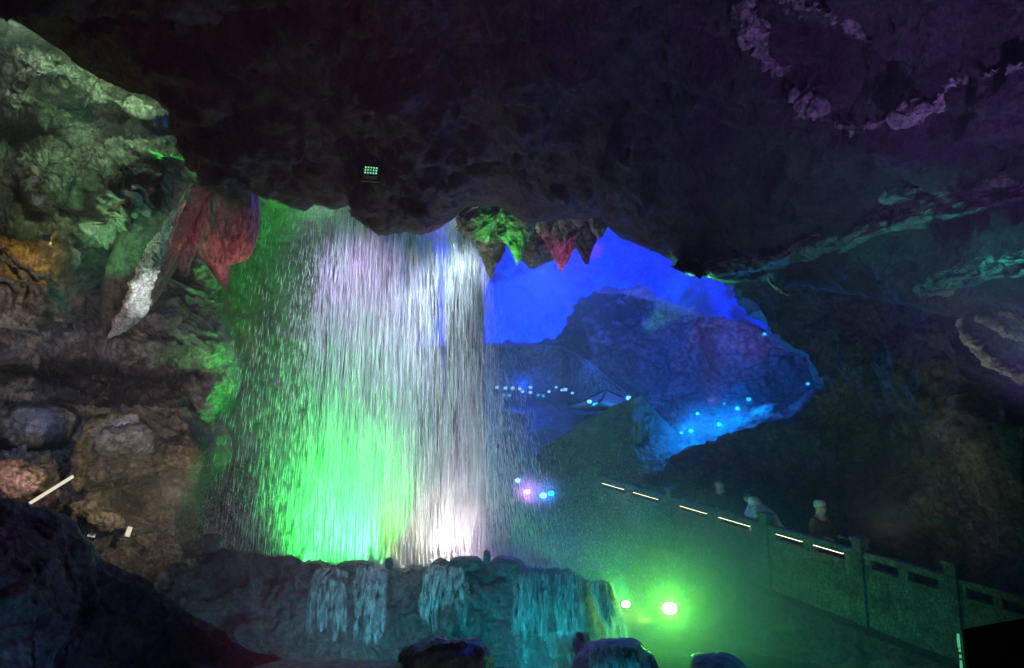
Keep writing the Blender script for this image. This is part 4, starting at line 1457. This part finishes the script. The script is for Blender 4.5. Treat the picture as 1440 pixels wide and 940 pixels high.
def waterfall():
    D0 = 14.0
    ztop = at(0, 262, D0).z
    zbot = at(0, 822, 13.8).z
    H = ztop - zbot
    x_of = lambda px: (px - 720) / F * D0
    Cs, Ls, Ws, Ds = [], [], [], []

    def add(n, pxs, weights, spread0, spread1, fan, wid, lenr, thick, tpow=1.0, t0=0.0, tilt=0.0, clump=0.8):
        pxs = np.array(pxs, float)
        weights = np.array(weights, float)
        weights = weights / weights.sum()
        i = RNG.choice(len(pxs), n, p=weights)
        x0 = x_of(pxs[i]) + RNG.normal(0, 1, n) * spread0
        t = t0 + (1 - t0) * RNG.uniform(0, 1, n) ** tpow
        # clumps: accept more where a stretched noise is high
        q = np.stack([x0 * 3.2, t * 0 + 3.3, t * 2.2 + x0 * 0.1], -1)
        keep = RNG.uniform(0, 1, n) < np.clip(0.55 + clump * perlin(q, 77) * 1.4, 0.06, 1)
        x0, t = x0[keep], t[keep]
        n = len(x0)
        sx = spread1 * t ** 1.2
        xc = x_of(520)
        x = x0 + RNG.normal(0, 1, n) * sx + (x0 - xc) * fan * t ** 1.3 + tilt * t
        y = D0 + RNG.normal(0, thick, n) * (0.5 + 0.8 * t)
        z = ztop - H * t
        C = np.stack([x, y, z], -1)
        v = np.stack([(x0 - xc) * fan * 1.3 / H + tilt / H + RNG.normal(0, 0.018, n), RNG.normal(0, 0.03, n), np.full(n, -1.0)], -1)
        v /= np.linalg.norm(v, axis=1, keepdims=True)
        Cs.append(C)
        Ls.append(RNG.uniform(lenr[0], lenr[1], n) * (0.5 + 0.9 * t))
        Ws.append(RNG.uniform(wid[0], wid[1], n))
        Ds.append(v)
    # fine drops of the main streams
    add(34000, [455, 480, 500, 515, 530, 550, 575, 600, 630, 648, 660, 672], [0.7, 1.3, 1.8, 2.5, 2.2, 1.3, 1.0, 1.0, 1.7, 2.4, 2.0, 0.8], 0.13, 0.16, 0.08, (0.0020, 0.0052), (0.18, 0.95), 0.25)
    # bold bright strands
    add(9000, [470, 490, 505, 518, 530, 548, 575, 600, 632, 650, 660, 668], [0.7, 1.3, 1.6, 2.2, 2.0, 1.4, 1.1, 1.2, 1.6, 2.0, 1.6, 0.6], 0.10, 0.12, 0.07, (0.004, 0.010), (0.4, 1.6), 0.22, clump=1.1)
    # veil between
    add(10000, np.linspace(420, 675, 24), np.linspace(0.2, 1.0, 24), 0.12, 0.22, 0.10, (0.0018, 0.0045), (0.12, 0.5), 0.4)
    # loose drops, left
    add(2600, [330, 360, 385, 410, 435], [0.5, 0.7, 1.0, 1.6, 2.2], 0.14, 0.30, 0.25, (0.0022, 0.0045), (0.12, 0.36), 0.5, clump=0.3)
    # bottom spread to the right
    add(12000, [640, 660, 672, 680], [1, 1, 1, 1], 0.1, 0.50, 0.40, (0.0016, 0.0038), (0.08, 0.26), 0.5, 0.6, 0.3, clump=0.3)
    # curtain low on the left in the green light
    add(7000, [370, 400, 430, 455, 480, 500], [0.2, 0.35, 0.8, 1.3, 1.4, 1.2], 0.15, 0.34, 0.25, (0.0018, 0.0042), (0.12, 0.4), 0.45, 0.6, 0.25, clump=0.3)
    C, Ln, Wd, Dv = np.vstack(Cs), np.concatenate(Ls), np.concatenate(Ws), np.vstack(Ds)
    k = C[:, 2] > zbot
    V, Fc = needles(C[k], Ln[k], Wd[k], Dv[k])
    o = link('waterfall', mesh_np('waterfall', V, Fc, M_DROP, False))
    tag(o, 'tall curtain of falling water streaks lit green, white and violet', 'waterfall', kind='stuff')


def water_veil():
    """Joined ropes of white water inside the fall; each a lens-shaped strand with torn, see-through stretches."""
    m = water_drop_mat('torn white water')
    nt = m.node_tree
    N, L = nt.nodes, nt.links
    mix = [n for n in N if n.type == 'MIX_SHADER' and n.outputs[0].links[0].to_node.type == 'OUTPUT_MATERIAL'][0]
    tc = N.new('ShaderNodeTexCoord')
    mp = N.new('ShaderNodeMapping')
    mp.inputs['Scale'].default_value = (26, 26, 1.7)
    L.new(tc.outputs['Object'], mp.inputs[0])
    n1 = N.new('ShaderNodeTexNoise')
    n1.inputs['Scale'].default_value = 1.0
    n1.inputs['Detail'].default_value = 5
    n1.inputs['Roughness'].default_value = 0.65
    L.new(mp.outputs[0], n1.inputs['Vector'])
    mr = N.new('ShaderNodeMapRange')
    mr.inputs[1].default_value = 0.50
    mr.inputs[2].default_value = 0.72
    mr.inputs[3].default_value = 0.0
    mr.inputs[4].default_value = 0.55
    L.new(n1.outputs[0], mr.inputs[0])
    L.new(mr.outputs[0], mix.inputs[0])
    D0 = 14.0
    ztop, zbot = at(0, 262, D0).z, at(0, 822, 13.8).z
    r = np.random.default_rng(5)
    Vs, Fs, off = [], [], 0
    k, q = 26, 8
    th = np.linspace(0, 2 * np.pi, q, endpoint=False)
    cx = [455, 475, 492, 505, 516, 528, 540, 556, 580, 605, 630, 644, 655, 664, 672]
    wt = np.array([0.5, 1, 1.4, 1.8, 2.2, 2, 1.4, 1, 0.8, 0.9, 1.5, 2, 2.2, 1.8, 0.8])
    for _ in range(300):
        c = r.choice(cx, p=wt / wt.sum())
        x0 = (c - 720) / F * D0 + r.normal(0, 0.10)
        t0 = r.uniform(-0.05, 0.6)
        t1 = min(1.0, t0 + r.uniform(0.25, 0.7))
        t = np.linspace(t0, t1, k)
        xc = (520 - 720) / F * D0
        fan = (x0 - xc) * 0.08 + r.normal(0, 0.10)
        x = x0 + fan * np.clip(t, 0, 1) ** 1.3 + 0.03 * np.sin(t * 9 + r.uniform(0, 6))
        y = D0 + r.normal(0, 0.2) + 0 * t
        z = ztop + (zbot - ztop) * t
        w = r.uniform(0.03, 0.13) * np.sin(np.linspace(0.03, 0.97, k) * np.pi) ** 0.6
        ring = np.stack([x[:, None] + w[:, None] * np.cos(th), y[:, None] + 0.6 * w[:, None] * np.sin(th), z[:, None] + 0 * th], -1)
        Vs.append(ring.reshape(-1, 3))
        Fs.append(grid_faces(k, q, True) + off)
        off += k * q
    o = link('white_water', mesh_np('white_water', np.vstack(Vs), np.vstack(Fs), m))
    tag(o, 'torn ropes of white water inside the tall fall', 'waterfall', kind='stuff')


water_veil()


waterfall()


def spray():
    n = 9000
    px = np.concatenate([RNG.normal(830, 75, n), RNG.normal(330, 60, 2500), RNG.normal(560, 130, 4000)])
    py = np.concatenate([RNG.normal(790, 70, n), RNG.normal(730, 40, 2500), RNG.normal(780, 18, 4000)])
    d = np.concatenate([RNG.normal(12.4, 0.8, n), RNG.normal(12.6, 0.6, 2500), RNG.normal(12.8, 0.5, 4000)])
    C = at_np(px, py, d)
    m = len(C)
    v = np.stack([RNG.normal(0, 0.25, m), RNG.normal(0, 0.25, m), np.full(m, -1.0)], -1)
    v /= np.linalg.norm(v, axis=1, keepdims=True)
    V, Fc = needles(C, RNG.uniform(0.012, 0.05, m), RNG.uniform(0.0018, 0.004, m), v)
    o = link('water_spray', mesh_np('water_spray', V, Fc, M_DROP, False))
    tag(o, 'fine drifting spray of drops around the foot of the fall', 'spray', kind='stuff')


spray()


def torn_mat(name, scale, lo, hi, amax):
    m = water_drop_mat(name)
    nt = m.node_tree
    N, L = nt.nodes, nt.links
    mix = [n for n in N if n.type == 'MIX_SHADER' and n.outputs[0].links[0].to_node.type == 'OUTPUT_MATERIAL'][0]
    tc = N.new('ShaderNodeTexCoord')
    mp = N.new('ShaderNodeMapping')
    mp.inputs['Scale'].default_value = scale
    L.new(tc.outputs['Object'], mp.inputs[0])
    n1 = N.new('ShaderNodeTexNoise')
    n1.inputs['Scale'].default_value = 1.0
    n1.inputs['Detail'].default_value = 6
    n1.inputs['Roughness'].default_value = 0.7
    n1.inputs['Distortion'].default_value = 0.5
    L.new(mp.outputs[0], n1.inputs['Vector'])
    mr = N.new('ShaderNodeMapRange')
    mr.inputs[1].default_value = lo
    mr.inputs[2].default_value = hi
    mr.inputs[3].default_value = 0.0
    mr.inputs[4].default_value = amax
    L.new(n1.outputs[0], mr.inputs[0])
    L.new(mr.outputs[0], mix.inputs[0])
    return m


M_TORN = torn_mat('torn running water', (24, 10, 4.2), 0.43, 0.74, 0.6)


def cascade(px0, px1, top, bot, d, n, label, seed, fan=0.2, slope=0.0, depth_out=0.55, wid=(0.004, 0.012), lead=0.0):
    r = np.random.default_rng(seed)
    Vs, Fs, off = [], [], 0
    q = 6
    th = np.arange(q) * 2 * np.pi / q
    for c in range(int(n * 0.55)):
        wide = c < n * 0.18
        a = r.uniform(0, 1)
        if r.uniform() > 0.5 + 0.5 * math.sin(a * 15 + seed * 2.1) * math.sin(a * 6 + seed):
            continue
        t0 = -0.10 if wide and r.uniform() < 0.65 else r.uniform(0, 0.8) ** 1.3
        t1 = min(1.0, t0 + (r.uniform(0.35, 0.8) if wide else r.uniform(0.06, 0.28)))
        k = 14
        t = np.linspace(t0, t1, k)
        x = px0 + (px1 - px0) * a + (a - 0.5) * fan * (px1 - px0) * t + slope * t + np.cumsum(r.normal(0, 0.5, k)) + 2.5 * np.sin(a * 30 + t * 6)
        tp = np.maximum(t, 0)
        tn = np.minimum(t, 0)
        y = top + (bot - top) * (tp + 0.12 * tn) + r.normal(0, 1.5)
        dd = d - lead - depth_out * tp - 0.18 * np.sin(tp * 3.0) - tn * 5.0 + r.normal(0, 0.04)
        P = at_np(x, y, dd)
        w = (r.uniform(0.03, 0.11) if wide else r.uniform(0.002, 0.006)) * np.sin(np.linspace(0.06, 0.97, k) * np.pi) ** 0.6 + 0.0008
        ring = P[:, None] + w[:, None, None] * np.stack([np.cos(th), 0.5 * np.sin(th), 0 * th], -1)[None]
        Vs.append(ring.reshape(-1, 3))
        Fs.append(grid_faces(k, q, True) + off)
        off += k * q
    o = link('cascade', mesh_np('cascade', np.vstack(Vs), np.vstack(Fs), M_TORN))
    tag(o, label, 'cascade', 'small cascades over the rim')


cascade(446, 485, 800, 905, 11.5, 330, 'grey blue cascade over the rim, leftmost', 1, 0.5, -8)
cascade(500, 542, 798, 905, 11.5, 330, 'grey blue cascade over the rim beside the small upright stone', 2, 0.2, -4)
cascade(596, 650, 796, 895, 11.5, 420, 'bright blue cascade in the middle of the rim', 3, 0.1, -2)
cascade(724, 812, 806, 940, 11.4, 620, 'broad cyan cascade right of the square block', 4, 0.2, 6)
cascade(832, 852, 818, 905, 11.6, 520, 'yellow green cascade sliding off the right end of the rim', 5, 0.5, 34, wid=(0.004, 0.016))
cascade(835, 905, 910, 990, 8.0, 380, 'teal water sheet over the rounded bottom boulder', 6, 0.3, 4, 0.25, wid=(0.003, 0.009))
cascade(785, 826, 890, 985, 9.4, 260, 'bright cyan cascade at the bottom left of the rounded boulder', 7, 0.2, 2)

# ------------------------------------------------------------------ haze
def haze():
    m = bpy.data.materials.new('haze air')
    m.use_nodes = True
    nt = m.node_tree
    nt.nodes.clear()
    v = nt.nodes.new('ShaderNodeVolumePrincipled')
    v.inputs['Color'].default_value = (0.92, 0.95, 1.0, 1)
    v.inputs['Density'].default_value = HAZE
    v.inputs['Anisotropy'].default_value = 0.1
    o = nt.nodes.new('ShaderNodeOutputMaterial')
    nt.links.new(v.outputs[0], o.inputs['Volume'])
    ob = link('haze', boxes_mesh('haze', [box8(-32, 36, -12, 60, -16, 24)], m))
    ob['kind'] = 'stuff'
    ob['label'] = 'thin misty air filling the cave'
    ob['category'] = 'haze'


haze()


def mist(px, py, d, R, dens, label, seed):
    m = bpy.data.materials.new('drifting mist')
    m.use_nodes = True
    nt = m.node_tree
    nt.nodes.clear()
    N, L = nt.nodes, nt.links
    tc = N.new('ShaderNodeTexCoord')
    mp = N.new('ShaderNodeMapping')
    mp.inputs['Scale'].default_value = (1 / R[0], 1 / R[1], 1 / R[2])
    L.new(tc.outputs['Object'], mp.inputs[0])
    ln = N.new('ShaderNodeVectorMath')
    ln.operation = 'LENGTH'
    L.new(mp.outputs[0], ln.inputs[0])
    mr = N.new('ShaderNodeMapRange')
    mr.interpolation_type = 'SMOOTHSTEP'
    mr.inputs[1].default_value = 0.98
    mr.inputs[2].default_value = 0.05
    mr.inputs[3].default_value = 0.0
    mr.inputs[4].default_value = dens
    L.new(ln.outputs['Value'], mr.inputs[0])
    v = N.new('ShaderNodeVolumePrincipled')
    v.inputs['Color'].default_value = (0.95, 0.97, 1.0, 1)
    L.new(mr.outputs[0], v.inputs['Density'])
    o = N.new('ShaderNodeOutputMaterial')
    L.new(v.outputs[0], o.inputs['Volume'])
    import bmesh
    bm = bmesh.new()
    bmesh.ops.create_icosphere(bm, subdivisions=3, radius=1.0)
    bmesh.ops.scale(bm, vec=R, verts=bm.verts)
    me = bpy.data.meshes.new('mist')
    bm.to_mesh(me)
    bm.free()
    me.materials.append(m)
    ob = link('mist', me)
    ob.location = at(px, py, d)
    tag(ob, label, 'mist', kind='stuff')


mist(930, 850, 11.6, (3.6, 2.0, 2.6), 0.30, 'green lit mist round the floodlights right of the rim', 1)
mist(560, 770, 14.2, (3.2, 1.2, 1.5), 0.14, 'pale spray mist at the foot of the waterfall', 2)
mist(1005, 600, 19.0, (1.8, 1.2, 0.9), 0.16, 'blue lit mist over the boulder cluster', 3)
mist(745, 545, 27.2, (3.6, 1.8, 1.0), 0.10, 'blue lit mist along the row of lamps', 4)
mist(752, 690, 15.6, (0.9, 0.7, 0.6), 0.20, 'violet lit mist round the low pink and blue lamps', 5)
mist(452, 690, 15.0, (2.0, 0.8, 1.9), 0.36, 'green lit mist behind the left half of the fall', 6)
mist(785, 415, 30.0, (4.2, 2.5, 2.4), 0.13, 'blue lit mist drifting in the far chamber', 7)
